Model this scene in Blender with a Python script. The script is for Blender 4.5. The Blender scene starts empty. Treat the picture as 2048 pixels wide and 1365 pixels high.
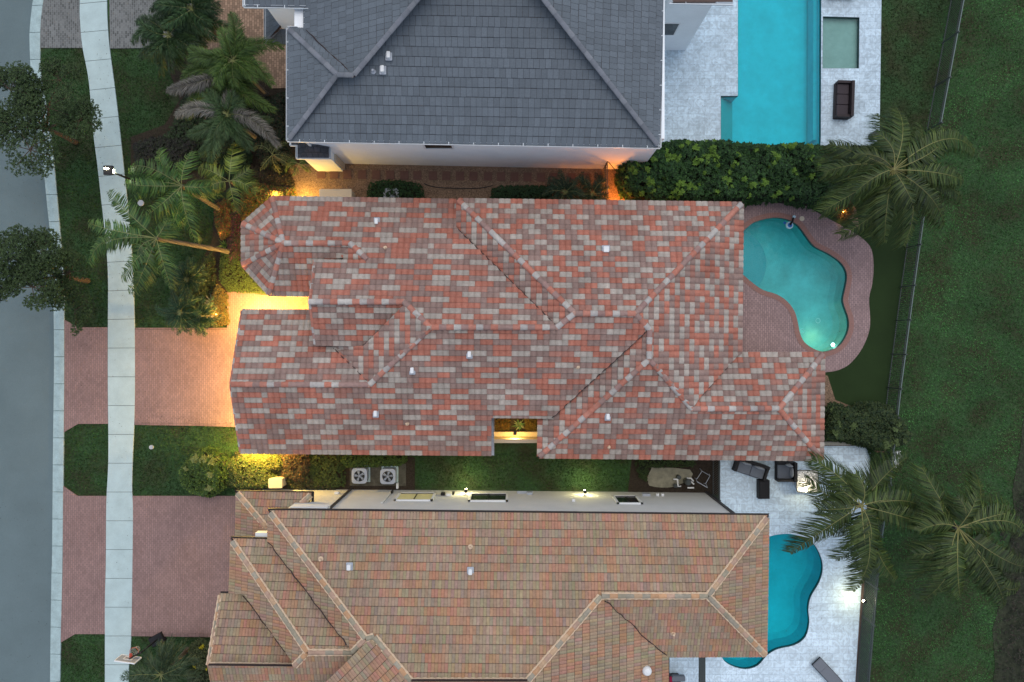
import bpy, bmesh, math, random
import numpy as np
from mathutils import Vector, Matrix, geometry
R = math.radians
SC = bpy.context.scene
COL = SC.collection
# ------------------------------------------------------------------ camera, sky, sun, exposure
HC, S, CX, CY = 42.0, 35.0, 1024.0, 682.5          # drone height, ground pixels per metre, point straight below
cam = bpy.data.objects.new('camera', bpy.data.cameras.new('camera'))
COL.objects.link(cam); cam.location = (0, 0, HC); cam.rotation_euler = (0, 0, 0)
cam.data.sensor_width = 36; cam.data.lens = 36 * S * HC / 2048; cam.data.clip_end = 2000
SC.camera = cam
SUN_EL, SUN_AZ = 71.0, 10.0                          # degrees above the horizon, clockwise from +Y
w = bpy.data.worlds.new('World'); SC.world = w; w.use_nodes = True
nt = w.node_tree; bg = nt.nodes['Background']; sky = nt.nodes.new('ShaderNodeTexSky')
sky.sky_type = 'NISHITA'; sky.sun_disc = False
sky.sun_elevation = R(SUN_EL); sky.sun_rotation = R(SUN_AZ); sky.air_density = 1.0; sky.dust_density = 1.0; sky.ozone_density = 1.0
hs = nt.nodes.new('ShaderNodeHueSaturation'); hs.inputs['Saturation'].default_value = .56; nt.links.new(sky.outputs[0], hs.inputs['Color']); nt.links.new(hs.outputs[0], bg.inputs[0]); bg.inputs[1].default_value = 0.14
sl = bpy.data.lights.new('sun', 'SUN'); sl.energy = 0.9; sl.angle = R(60); sl.color = (1.0, 0.88, 0.74)
so = bpy.data.objects.new('sun', sl); COL.objects.link(so)
_el, _az = R(SUN_EL), R(SUN_AZ)
so.rotation_euler = Vector((-math.sin(_az)*math.cos(_el), -math.cos(_az)*math.cos(_el), -math.sin(_el))).to_track_quat('-Z', 'Y').to_euler()
SC.view_settings.view_transform = 'Standard'; SC.view_settings.look = 'None'
SC.view_settings.exposure = 0.4; SC.view_settings.gamma = 1
SC.cycles.max_bounces = 5; SC.cycles.transparent_max_bounces = 8; SC.cycles.diffuse_bounces = 3
SC.cycles.use_denoising = True; SC.cycles.sample_clamp_indirect = 4

# ------------------------------------------------------------------ helpers
def P(px, py, z=0.0):
    """the world point at height z that a spot of the survey drawing stands for"""
    k = (1 - z/HC) / S
    return Vector(((px-CX)*k, (CY-py)*k, z))
def onplane(px, py, A, N):
    G = P(px, py, 0); C = Vector((0, 0, HC)); d = G - C
    return C + d * ((A-C).dot(N) / d.dot(N))
rng = np.random.default_rng(7); rnd = random.Random(7)

def node(nt, t, **kw):
    n = nt.nodes.new(t)
    for k, v in kw.items(): setattr(n, k, v)
    return n
def mat(name, col, var=0.0, scale=4.0, rough=0.8, bump=0.0, bscale=30.0, tint=False, spec=0.3, metal=0.0, emit=None, estr=0.0,
        col2=None, pattern=None, var2=0.0, scale2=0.4, trans=None):
    m = bpy.data.materials.new(name); m.use_nodes = True; nt = m.node_tree; L = nt.links.new
    b = nt.nodes['Principled BSDF']
    b.inputs['Roughness'].default_value = rough; b.inputs['Metallic'].default_value = metal
    b.inputs['Specular IOR Level'].default_value = spec
    geo = node(nt, 'ShaderNodeNewGeometry'); src = geo.outputs['Position']
    if tint:
        at = node(nt, 'ShaderNodeAttribute', attribute_name='tint'); c = at.outputs['Color']
    else:
        rgb = node(nt, 'ShaderNodeRGB'); rgb.outputs[0].default_value = (*col, 1); c = rgb.outputs[0]
    if pattern:
        c = pattern(nt, src, c)
        if isinstance(c, tuple): c, ph = c
        else: ph = None
    else: ph = None
    if col2:
        n = node(nt, 'ShaderNodeTexNoise'); n.inputs['Scale'].default_value = scale2*1.7; n.inputs['Detail'].default_value = 6; L(src, n.inputs['Vector'])
        rp = node(nt, 'ShaderNodeMapRange'); rp.inputs[1].default_value = .42; rp.inputs[2].default_value = .62; L(n.outputs[0], rp.inputs[0])
        mx = node(nt, 'ShaderNodeMix', data_type='RGBA'); L(rp.outputs[0], mx.inputs[0]); L(c, mx.inputs[6]); mx.inputs[7].default_value = (*col2, 1); c = mx.outputs[2]
    for v, s in ((var, scale), (var2, scale2)):
        if v > 0:
            n = node(nt, 'ShaderNodeTexNoise'); n.inputs['Scale'].default_value = s; n.inputs['Detail'].default_value = 5; n.inputs['Roughness'].default_value = .65
            L(src, n.inputs['Vector'])
            rp = node(nt, 'ShaderNodeMapRange'); rp.inputs[1].default_value = .25; rp.inputs[2].default_value = .75
            rp.inputs[3].default_value = 1-v; rp.inputs[4].default_value = 1+v; L(n.outputs[0], rp.inputs[0])
            mm = node(nt, 'ShaderNodeVectorMath', operation='SCALE'); L(c, mm.inputs[0]); L(rp.outputs[0], mm.inputs['Scale']); c = mm.outputs[0]
    L(c, b.inputs['Base Color'])
    if bump > 0 or ph is not None:
        bp = node(nt, 'ShaderNodeBump'); bp.inputs['Strength'].default_value = max(bump, .3); bp.inputs['Distance'].default_value = .02
        if ph is not None: L(ph, bp.inputs['Height'])
        else:
            n = node(nt, 'ShaderNodeTexNoise'); n.inputs['Scale'].default_value = bscale; n.inputs['Detail'].default_value = 3; L(src, n.inputs['Vector']); L(n.outputs[0], bp.inputs['Height'])
        L(bp.outputs[0], b.inputs['Normal'])
    if emit:
        b.inputs['Emission Color'].default_value = (*emit, 1); b.inputs['Emission Strength'].default_value = estr
    if trans:
        b.inputs['Subsurface Weight'].default_value = 0
        tr = node(nt, 'ShaderNodeBsdfTranslucent'); L(c, tr.inputs[0]); mx = node(nt, 'ShaderNodeMixShader'); mx.inputs[0].default_value = trans
        out = nt.nodes['Material Output']; L(b.outputs[0], mx.inputs[1]); L(tr.outputs[0], mx.inputs[2]); L(mx.outputs[0], out.inputs[0])
    return m
def brick(bw, bh, mortar, mcol, rot=0.0, var=.25, offset=.5, dotty=0.0, warp=0.0):
    """paver / tile pattern: every unit gets its own tone, joints are darker and recessed"""
    def f(nt, src, c):
        L = nt.links.new
        mp = node(nt, 'ShaderNodeMapping'); mp.inputs['Rotation'].default_value = (0, 0, rot); L(src, mp.inputs[0])
        t = node(nt, 'ShaderNodeTexBrick'); t.offset = offset; L(mp.outputs[0], t.inputs['Vector'])
        t.inputs['Scale'].default_value = 1; t.inputs['Mortar Size'].default_value = mortar; t.inputs['Brick Width'].default_value = bw
        t.inputs['Row Height'].default_value = bh; t.inputs['Mortar Smooth'].default_value = .2
        t.inputs['Color1'].default_value = (1-var, 1-var, 1-var, 1); t.inputs['Color2'].default_value = (1+var, 1+var, 1+var, 1); t.inputs['Bias'].default_value = 0
        t.inputs['Mortar'].default_value = (*mcol, 1)
        mm = node(nt, 'ShaderNodeVectorMath', operation='MULTIPLY'); L(c, mm.inputs[0]); L(t.outputs['Color'], mm.inputs[1])
        iv = node(nt, 'ShaderNodeMath', operation='SUBTRACT'); iv.inputs[0].default_value = 1; L(t.outputs['Fac'], iv.inputs[1])
        return mm.outputs[0], iv.outputs[0]
    return f

def tag(o, label=None, cat=None, group=None, kind=None):
    if label: o['label'] = label
    if cat: o['category'] = cat
    if group: o['group'] = group
    if kind: o['kind'] = kind
    return o
def thing(name, loc, label, cat, group=None):
    o = bpy.data.objects.new(name, None); COL.objects.link(o); o.location = loc; o.empty_display_size = .3
    return tag(o, label, cat, group)
def wloc(o):
    v = Vector((0, 0, 0))
    while o: v += Vector(o.location); o = o.parent
    return v
class MB:
    """collects geometry in world space; build() makes ONE mesh object"""
    def __init__(s): s.v = []; s.f = []; s.t = []; s.n = 0; s.m = []
    def add(s, vs, fs, tint=None, mi=0):
        vs = np.asarray(vs, dtype=np.float64).reshape(-1, 3)
        s.v.append(vs)
        if tint is None: tint = (1, 1, 1)
        t = np.asarray(tint, dtype=np.float64)
        if t.ndim == 1: t = np.broadcast_to(t[:3], (len(vs), 3))
        s.t.append(t)
        if isinstance(fs, np.ndarray): s.f.extend((fs + s.n).tolist()); k = len(fs)
        else: s.f.extend([[i + s.n for i in f] for f in fs]); k = len(fs)
        s.m.extend([mi]*k); s.n += len(vs)
    def box(s, c, d, rz=0.0, tint=None, mi=0, taper=1.0, M=None):
        x, y, z = d[0]/2, d[1]/2, d[2]/2
        p = np.array([(-x,-y,-z),(x,-y,-z),(x,y,-z),(-x,y,-z),(-x*taper,-y*taper,z),(x*taper,-y*taper,z),(x*taper,y*taper,z),(-x*taper,y*taper,z)])
        if M is not None: p = p @ np.array(M.to_3x3()).T
        else:
            cr, sr = math.cos(rz), math.sin(rz); p = np.stack([p[:,0]*cr-p[:,1]*sr, p[:,0]*sr+p[:,1]*cr, p[:,2]], 1)
        s.add(p + np.array(c), [(0,3,2,1),(4,5,6,7),(0,1,5,4),(1,2,6,5),(2,3,7,6),(3,0,4,7)], tint, mi)
    def rbox(s, c, d, r, rz=0.0, tint=None, mi=0, k=3):
        """box with rounded plan corners and a small top chamfer"""
        x, y = d[0]/2, d[1]/2; pts = []
        for (sx, sy, a0) in ((1,1,0),(-1,1,90),(-1,-1,180),(1,-1,270)):
            for q in range(k+1):
                a = R(a0 + 90*q/k); pts.append((sx*(x-r)+r*math.cos(a), sy*(y-r)+r*math.sin(a)))
        cr, sr = math.cos(rz), math.sin(rz); n = len(pts); ch = min(.02, d[2]*.2)
        vs = []
        for (z, sc) in ((-d[2]/2, 1), (d[2]/2-ch, 1), (d[2]/2, 1-ch/max(x, y))):
            for (a, b) in pts: vs.append((c[0]+(a*cr-b*sr)*sc, c[1]+(a*sr+b*cr)*sc, c[2]+z))
        fs = [list(range(n))[::-1], list(range(2*n, 3*n))]
        for l in (0, n):
            for i in range(n): fs.append((l+i, l+(i+1) % n, l+n+(i+1) % n, l+n+i))
        s.add(vs, fs, tint, mi)
    def tube(s, pts, rs, n=8, tint=None, mi=0, caps=True):
        pts = [Vector(p) for p in pts]
        if not isinstance(rs, (list, tuple)): rs = [rs]*len(pts)
        vs = []
        for i, p in enumerate(pts):
            d = (pts[min(i+1, len(pts)-1)] - pts[max(i-1, 0)])
            d = d.normalized() if d.length > 1e-9 else Vector((0, 0, 1))
            a = d.cross(Vector((0, 0, 1)));
            if a.length < .05: a = d.cross(Vector((1, 0, 0)))
            a.normalize(); b = d.cross(a)
            for k in range(n):
                t = 2*math.pi*k/n; q = p + (a*math.cos(t) + b*math.sin(t))*rs[i]; vs.append(tuple(q))
        fs = []
        for i in range(len(pts)-1):
            for k in range(n):
                a0 = i*n+k; a1 = i*n+(k+1) % n; fs.append((a0, a1, a1+n, a0+n))
        if caps: fs.append(list(range(n))[::-1]); fs.append(list(range((len(pts)-1)*n, len(pts)*n)))
        s.add(vs, fs, tint, mi)
    def disc(s, c, r, h, n=20, tint=None, mi=0):
        s.tube([(c[0], c[1], c[2]), (c[0], c[1], c[2]+h)], [r, r], n, tint, mi)
    def prism(s, poly, z0, z1, holes=(), tint=None, mi=0, sides=True, bottom=False):
        rings = [[Vector((p[0], p[1], z1)) for p in poly]] + [[Vector((p[0], p[1], z1)) for p in h] for h in holes]
        tri = geometry.tessellate_polygon(rings)
        flat = [tuple(p) for r in rings for p in r]; fs = []
        for t in tri:
            a, b, c = (Vector(flat[i]) for i in t)
            fs.append(tuple(t) if (b-a).cross(c-a).z > 0 else tuple(t[::-1]))
        s.add(flat, fs, tint, mi)
        if bottom: s.add([(p[0], p[1], z0) for p in flat], [f[::-1] for f in fs], tint, mi)
        if sides:
            for r in rings:
                n = len(r); vs = [tuple(p) for p in r] + [(p.x, p.y, z0) for p in r]
                s.add(vs, [(i, (i+1) % n, n+(i+1) % n, n+i) for i in range(n)], tint, mi)
    def build(s, name, m, parent=None, label=None, cat=None, group=None, kind=None, base=None, smooth=False):
        V = np.concatenate(s.v) if s.v else np.zeros((0, 3)); T = np.concatenate(s.t) if s.t else np.zeros((0, 3))
        if parent is not None: org = np.array(wloc(parent)); loc = (0, 0, 0)
        else:
            if base is None: base = (float((V[:,0].min()+V[:,0].max())/2), float((V[:,1].min()+V[:,1].max())/2), float(V[:,2].min()))
            org = np.array(base); loc = tuple(base)
        me = bpy.data.meshes.new(name); me.from_pydata((V-org).tolist(), [], s.f)
        ms = m if isinstance(m, (list, tuple)) else [m]
        for x in ms: me.materials.append(x)
        if len(ms) > 1: me.polygons.foreach_set('material_index', s.m)
        a = me.attributes.new('tint', 'FLOAT_COLOR', 'POINT')
        a.data.foreach_set('color', np.concatenate([T, np.ones((len(T), 1))], 1).astype(np.float32).ravel())
        if smooth: me.polygons.foreach_set('use_smooth', [True]*len(me.polygons))
        me.update()
        o = bpy.data.objects.new(name, me); COL.objects.link(o); o.location = loc
        if parent is not None: o.parent = parent
        return tag(o, label, cat, group, kind)
def px2(poly, z=0.0): return [tuple(P(x, y, z)[:2]) for x, y in poly]
def smoothpoly(pts, n=4):
    out = []; N = len(pts)
    for i in range(N):
        p0, p1, p2, p3 = (np.array(pts[(i+k-1) % N], float) for k in range(4))
        for q in range(n):
            t = q/n; out.append(tuple(.5*((2*p1)+(-p0+p2)*t+(2*p0-5*p1+4*p2-p3)*t*t+(-p0+3*p1-3*p2+p3)*t**3)))
    return out
def smoothline(pts, n=4):
    out = []; N = len(pts)
    for i in range(N-1):
        p0 = np.array(pts[max(i-1, 0)], float); p1 = np.array(pts[i], float); p2 = np.array(pts[i+1], float); p3 = np.array(pts[min(i+2, N-1)], float)
        for q in range(n):
            t = q/n; out.append(tuple(.5*((2*p1)+(-p0+p2)*t+(2*p0-5*p1+4*p2-p3)*t*t+(-p0+3*p1-3*p2+p3)*t**3)))
    out.append(tuple(pts[-1])); return out
def inside(poly, X, Y):
    poly = np.asarray(poly)[:, :2]; r = np.zeros(len(X), bool); n = len(poly); j = n-1
    for i in range(n):
        xi, yi = poly[i]; xj, yj = poly[j]
        c = ((yi > Y) != (yj > Y)) & (X < (xj-xi)*(Y-yi)/((yj-yi) if yj != yi else 1e-9)+xi); r ^= c; j = i
    return r
def offset(poly, d):
    """inward offset of a plan polygon"""
    n = len(poly); A = sum(poly[i][0]*poly[(i+1) % n][1]-poly[(i+1) % n][0]*poly[i][1] for i in range(n)); sg = 1 if A > 0 else -1
    out = []
    for i in range(n):
        a, b, c = (np.array(poly[(i+k-1) % n][:2], float) for k in range(3))
        e1 = (b-a)/np.linalg.norm(b-a); e2 = (c-b)/np.linalg.norm(c-b)
        n1 = np.array((-e1[1], e1[0]))*sg; n2 = np.array((-e2[1], e2[0]))*sg
        m = n1+n2; k = 1+n1.dot(n2)
        out.append(tuple(b + m*d/max(k, .3)))
    return out
def copy_tree(o, loc=None, rz=None, parent=None):
    c = o.copy(); COL.objects.link(c); c.parent = parent
    if loc is not None: c.location = loc
    if rz is not None: c.rotation_euler = (0, 0, rz)
    for ch in list(o.children): copy_tree(ch, parent=c)
    return c
# ------------------------------------------------------------------ materials
M = {}
M['lawn'] = mat('lawn_soil', (.032,.072,.026), .5, 7, .95, .8, 60, col2=(.034,.042,.018), scale2=.35, var2=.25)
M['blade'] = mat('grass_blade', (1,1,1), .25, 3.5, .9, tint=True, spec=.1, var2=.4, scale2=.5)
M['turf'] = mat('artificial_turf', (.018,.038,.010), .25, 40, .95, .5, 120, var2=.15, scale2=.5)
M['mulch'] = mat('mulch', (.036,.027,.019), .7, 16, .95, 1.0, 50)
M['scrub'] = mat('scrubby_soil', (.034,.040,.024), .7, 5, .95, 1.0, 50)
M['gravel'] = mat('river_gravel', (.20,.135,.09), .9, 16, .9, 1.0, 24)
M['road'] = mat('asphalt', (.128,.178,.190), .16, 45, .9, .4, 150, var2=.14, scale2=.25)
M['conc'] = mat('concrete', (.44,.56,.565), .10, 25, .85, .15, 80, var2=.12, scale2=1.1)
M['kerb'] = mat('kerb_concrete', (.36,.475,.485), .14, 12, .85, .15, 80, var2=.18, scale2=2.0)
M['joint'] = mat('joint_line', (.12,.14,.14), .2, 20, .9)
M['slab'] = mat('stained_slab', (.24,.23,.17), .35, 3, .9, .2, 50)
M['rpav'] = mat('red_pavers', (.275,.175,.160), .12, 9, .8, .3, pattern=brick(.22,.11,.012,(.62,.70,.70),R(90),.11), var2=.14, scale2=.5)
M['rpavb'] = mat('red_border_pavers', (.235,.15,.138), .12, 9, .8, .3, pattern=brick(.11,.22,.012,(.55,.62,.62),R(90),.15,0.0), var2=.16, scale2=.5)
M['gpav'] = mat('grey_pavers', (.135,.14,.138), .15, 9, .8, .3, pattern=brick(.22,.12,.012,(1.5,1.6,1.6),R(90),.35), var2=.12, scale2=.5)
M['tpav'] = mat('tan_pavers', (.32,.215,.15), .12, 9, .8, .3, pattern=brick(.22,.14,.012,(.5,.5,.5),R(90),.28), var2=.16, scale2=.5)
M['deckpav'] = mat('mauve_deck_pavers', (.32,.225,.22), .12, 9, .8, .3, pattern=brick(.22,.11,.012,(.55,.58,.6),R(90),.14), var2=.10, scale2=.6)
M['coping'] = mat('brick_coping', (.275,.15,.125), .15, 9, .75, .2, 40)
def marble(nt, src, c):
    L = nt.links.new
    c, h = brick(.61,.405,.008,(.62,.66,.70),0,.09)(nt, src, c)
    n = node(nt, 'ShaderNodeTexNoise'); n.inputs['Scale'].default_value = 2.2; n.inputs['Detail'].default_value = 8; n.inputs['Distortion'].default_value = 2.5; L(src, n.inputs['Vector'])
    rp = node(nt, 'ShaderNodeMapRange'); rp.inputs[1].default_value = .44; rp.inputs[2].default_value = .56; rp.inputs[3].default_value = .86; rp.inputs[4].default_value = 1.06; L(n.outputs[0], rp.inputs[0])
    mm = node(nt, 'ShaderNodeVectorMath', operation='SCALE'); L(c, mm.inputs[0]); L(rp.outputs[0], mm.inputs['Scale'])
    return mm.outputs[0], h
M['marble'] = mat('pale_marble', (.64,.79,.90), .06, 14, .55, .1, pattern=marble, var2=.06, scale2=.4)
M['marbleA'] = mat('veined_marble', (.49,.62,.71), .14, 7, .55, .1, pattern=marble, var2=.14, scale2=.7, col2=None)
M['tile'] = mat('clay_tile', (1,1,1), .20, 7, .75, .3, 60, tint=True, spec=.35, var2=.20, scale2=.45)
M['slate'] = mat('slate_tile', (1,1,1), .14, 14, .7, .25, 60, tint=True, spec=.35, var2=.08, scale2=.5)
M['under'] = mat('roof_underlay', (.05,.035,.035), .2, 5, .9)
M['mortar'] = mat('ridge_mortar', (.62,.47,.33), .15, 12, .9, .3, 60)
M['wallw'] = mat('white_stucco', (.88,.93,.96), .05, 20, .85, .2, 150, var2=.05, scale2=.8)
M['wallb'] = mat('cream_stucco', (.62,.64,.62), .06, 20, .85, .2, 150, var2=.07, scale2=.8)
M['wallm'] = mat('beige_stucco', (.55,.47,.36), .06, 20, .85, .2, 150)
M['white'] = mat('white_paint', (.74,.77,.78), .05, 20, .5)
M['gutterw'] = mat('white_gutter', (.70,.76,.80), .05, 10, .45)
M['gutterd'] = mat('dark_gutter', (.035,.032,.036), .2, 10, .45)
M['fascia'] = mat('fascia', (.10,.07,.06), .2, 8, .7)
M['soffit'] = mat('soffit', (.5,.45,.36), .05, 8, .8)
M['glass'] = mat('dark_window_glass', (.015,.02,.022), 0, 1, .08, spec=.6)
M['blind'] = mat('lit_window_blind', (.50,.48,.25), .1, 4, .6, emit=(1,.86,.38), estr=.10)
M['black'] = mat('black_metal', (.012,.012,.014), .2, 10, .45)
M['fence'] = mat('dark_bronze_aluminium', (.05,.062,.062), .15, 10, .4)
M['rail'] = mat('grey_rail', (.13,.165,.165), .1, 10, .4)
M['wicker'] = mat('black_wicker', (.016,.015,.017), .5, 40, .6, .6, 90)
M['cush'] = mat('grey_cushion', (.17,.19,.22), .08, 14, .9, .3, 40)
M['cushl'] = mat('pale_cushion', (.29,.31,.34), .08, 14, .9, .3, 40)
M['brown'] = mat('brown_wicker', (.030,.022,.024), .4, 30, .6, .6, 90)
M['acwhite'] = mat('pale_grey_enamel', (.36,.40,.46), .06, 10, .4, metal=.0)
M['beige'] = mat('beige_plastic', (.62,.55,.42), .06, 10, .6)
M['bark'] = mat('tree_bark', (.075,.055,.038), .3, 12, .9, .8, 40)
M['palmbark'] = mat('palm_bark', (.10,.09,.075), .25, 8, .9, .6, 30, pattern=brick(9,.16,.02,(.55,.5,.5),R(35),.12))
M['leaf'] = mat('leaf', (1,1,1), .15, 2, .55, tint=True, spec=.35, trans=.25)
M['palmleaf'] = mat('palm_leaf', (1,1,1), .18, 2, .5, tint=True, spec=.4, trans=.2)
M['core'] = mat('dark_core_fill', (.010,.014,.007), .4, 6, .95)  # near-black fill for the solid boxes inside bushes
M['plaster'] = mat('pool_plaster', (.26,.62,.70), .06, 3, .8, var2=.12, scale2=.9)
M['plasterg'] = mat('teal_pool_plaster', (.28,.58,.57), .06, 3, .8, var2=.22, scale2=.7)
M['spap'] = mat('spa_plaster', (.32,.42,.42), .08, 3, .8, var2=.12, scale2=.9)
M['poolstep'] = mat('pool_step', (.16,.42,.45), .06, 3, .8)
M['tileline'] = mat('waterline_tile', (.03,.06,.065), .3, 8, .3)
M['waterpipe'] = mat('pvc_pipe', (.72,.74,.74), .05, 9, .4)
M['orange'] = mat('hoop_red', (.42,.07,.045), .1, 9, .5)
M['net'] = mat('white_net', (.45,.45,.46), .1, 9, .8)
M['acryl'] = mat('backboard_acrylic', (.30,.32,.34), .05, 5, .15)
M['blue'] = mat('blue_plastic', (.02,.14,.42), .1, 9, .3)
M['cyan'] = mat('pale_blue_plastic', (.42,.62,.72), .1, 9, .3)
M['stepp'] = mat('red_stepping_paver', (.15,.08,.062), .15, 9, .9, .4, 40)
M['pebble'] = mat('white_pebbles', (.62,.62,.62), .7, 40, .7, 1.0, 50)
M['maroon'] = mat('maroon_fabric', (.30,.01,.05), .1, 9, .9)
M['ridgeg'] = mat('slate_ridge', (1,1,1), .12, 9, .7, .2, 60, tint=True, var2=.05, scale2=1)
M['stone'] = mat('coral_wall_cap', (.30,.30,.27), .25, 6, .9, .3, 40)
def emis(name, col, st):
    return mat(name, col, 0, 1, .5, emit=col, estr=st)
M['lampwarm'] = emis('warm_lamp_glass', (1,.62,.2), 9)
M['lampwhite'] = emis('pale_lamp_glass', (1,.93,.62), 60)
M['street'] = emis('street_lamp_glass', (.95,.98,.70), 12)
def water(name, tint, deep=.35):
    m = bpy.data.materials.new(name); m.use_nodes = True; nt = m.node_tree; L = nt.links.new; nt.nodes.remove(nt.nodes['Principled BSDF'])
    t = node(nt, 'ShaderNodeBsdfTransparent'); t.inputs[0].default_value = (*tint, 1)
    g = node(nt, 'ShaderNodeBsdfGlossy'); g.inputs['Roughness'].default_value = .06
    f = node(nt, 'ShaderNodeFresnel'); f.inputs[0].default_value = 1.27; mx = node(nt, 'ShaderNodeMixShader')
    n = node(nt, 'ShaderNodeTexNoise'); n.inputs['Scale'].default_value = 3.5; n.inputs['Detail'].default_value = 3
    b = node(nt, 'ShaderNodeBump'); b.inputs['Strength'].default_value = .5; b.inputs['Distance'].default_value = .06
    geo = node(nt, 'ShaderNodeNewGeometry'); L(geo.outputs['Position'], n.inputs['Vector'])
    L(n.outputs[0], b.inputs['Height']); L(b.outputs[0], g.inputs['Normal']); L(b.outputs[0], f.inputs['Normal'])
    L(f.outputs[0], mx.inputs[0]); L(t.outputs[0], mx.inputs[1]); L(g.outputs[0], mx.inputs[2]); L(mx.outputs[0], nt.nodes['Material Output'].inputs[0])
    return m
M['water'] = water('pool_water', (.16,.90,.95)); M['water2'] = water('pool_water_green', (.46,.95,.985)); M['waterspa'] = water('spa_water', (.75,.95,.93))

# ------------------------------------------------------------------ ground, road, kerb, pavements
def ground_sheet(name, poly, z, m, h=.03, holes=(), zl=0.0):
    b = MB(); b.prism(poly, z-h, z, holes); return b.build(name, m, kind='structure')
mp_px = [(1450,480),(1466,478),(1486.6,462),(1508.6,445),(1546.7,436),(1576,440.5),(1596.5,453),(1614,476.7),(1628.7,494),(1655,507.5),(1678.5,523.6),(1690,540),(1693,556),(1689,579),(1685,600),(1689,617),(1696,638),(1695.5,661),(1684,685),(1668,698),(1646,704),(1626,698),(1608,685),(1599,667),(1595,647),(1588,623),(1573,603),(1552.5,589.5),(1526,581),(1505.6,567.5),(1485,550),(1470,540),(1450,530)]
MPOOL = px2(smoothpoly(mp_px, 3), 0)
lp_px = [(1537,1073),(1563,1068),(1588.5,1069.4),(1621,1082),(1638,1106),(1645,1135),(1638,1164),(1621,1193.6),(1616,1219),(1618,1245),(1610,1274),(1588.5,1290),(1556,1297.6),(1534,1310),(1515.5,1330.5),(1490,1338),(1461,1330.5),(1444,1316),(1440,1290),(1450,1240),(1456,1180),(1470,1120),(1500,1085)]
LPOOL = px2(smoothpoly(lp_px, 3), 0)
TPOOL = px2([(1475,-420),(1643,-420),(1641,275),(1640,296),(1441,296),(1441,193),(1475,193)], 0)
SPA = px2([(1645,34),(1718,36),(1717,138),(1644,138)], 0)
big = [(-90,-70),(90,-70),(90,70),(-90,70)]
b = MB(); b.prism(big, -.05, 0, [MPOOL, LPOOL, TPOOL, SPA], sides=False); b.build('ground', M['lawn'], kind='structure')
kerbL = smoothline([(150,-420),(100,-160),(80,-60),(67,0),(61,53),(60,82),(63,146),(74,230),(85,310),(95,409),(101,468),(107,567),(108.5,644),(109,740),(107,886),(105,1121),(104,1146),(101,1365),(98,1800)])
kerbR = smoothline([(172,-420),(122,-160),(102,-60),(89,0),(83.5,44),(82,82),(83,146),(96,226),(107,302),(121.6,462),(129,556),(130,644),(130,772),(129,872),(128,974),(126.5,1135.5),(124.5,1223),(121.6,1365),(118,1800)])
swL = smoothline([(215,-420),(170,-120),(161,0),(162.6,58.6),(167,99.6),(179,164),(187.5,264),(196,331),(203.6,400),(209.5,453),(217,544),(217,655),(217,770),(218,916),(214,1004),(213,1130),(211,1211),(211,1365),(208,1800)])
swR = smoothline([(262,-420),(218,-120),(215,0),(217,58.6),(221,102.5),(231.5,182),(242,272),(249,340),(255.5,400),(264,491),(268,567.5),(270.4,655),(271,772),(269.5,848),(267,904),(265,974),(267,1018),(266,1132.6),(264,1252),(261,1322),(258,1365),(252,1800)])
ground_sheet('road', px2([(-1600,-420)] + [(x+2,y) for x,y in kerbL] + [(-1600,1800)]), .012, M['road'], .02)
def interp(line, y):
    for (x0,y0),(x1,y1) in zip(line, line[1:]):
        if y0 <= y <= y1: return x0+(x1-x0)*(y-y0)/max(y1-y0,1e-9)
    return line[-1][0]
def band(line1, line2, y0, y1):
    a = [(interp(line1, y0), y0)] + [p for p in line1 if y0 < p[1] < y1] + [(interp(line1, y1), y1)]
    c = [(interp(line2, y0), y0)] + [p for p in line2 if y0 < p[1] < y1] + [(interp(line2, y1), y1)]
    return a + c[::-1]
# kerb: gutter pan and raised back edge, cast in separate lengths with open joints
b = MB(); y = -420.0
while y < 1700:
    y2 = y + 54
    mid = [(interp(kerbL, t)+ .5*(interp(kerbR, t)-interp(kerbL, t)), t) for t in np.linspace(y, y2, 6)]
    gap = .5
    b.prism(px2(band(kerbL, kerbR, y+gap, y2-gap)), -.02, .045)
    hi = [(interp(kerbL, t)+ .55*(interp(kerbR, t)-interp(kerbL, t)), t) for t in np.linspace(y+gap, y2-gap, 5)] + [(interp(kerbR, t)-.3, t) for t in np.linspace(y2-gap, y+gap, 5)]
    b.prism(px2(hi), .04, .075)
    y = y2
b.build('kerb', M['kerb'], kind='structure')
b = MB(); y = -396.0
while y < 1700:
    y2 = y + 57.5; s = 0 if y > 600 else -5
    tl = lambda t: 2.5*min(1, max(0, (720-t)/350))
    def jl(t, k): return t + tl(t)*(1 if k == 0 else -1)
    n0, n1 = y+.5, y2-.5
    A0 = (interp(swL, jl(n0,0)), jl(n0,0)); A1 = (interp(swL, jl(n1,0)), jl(n1,0)); B0 = (interp(swR, jl(n0,1)), jl(n0,1)); B1 = (interp(swR, jl(n1,1)), jl(n1,1))
    poly = [A0]+[(interp(swL, t), t) for t in np.linspace(A0[1], A1[1], 6)[1:-1]]+[A1, B1]+[(interp(swR, t), t) for t in np.linspace(B1[1], B0[1], 6)[1:-1]]+[B0]
    b.prism(px2(poly), -.02, .07, tint=(1,1,1)); y = y2
b.build('pavement', M['conc'], kind='structure')
b = MB(); b.prism(px2(band([(x+.6,y) for x,y in swL], [(x-.6,y) for x,y in swR], -420, 1790)), -.02, .052); b.build('pavement_joint_bed', M['joint'], kind='structure')

def sheet(name, poly, z, m, holes=()): 
    b = MB(); b.prism(poly, -.02, z, holes); return b.build(name, m, kind='structure')
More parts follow.
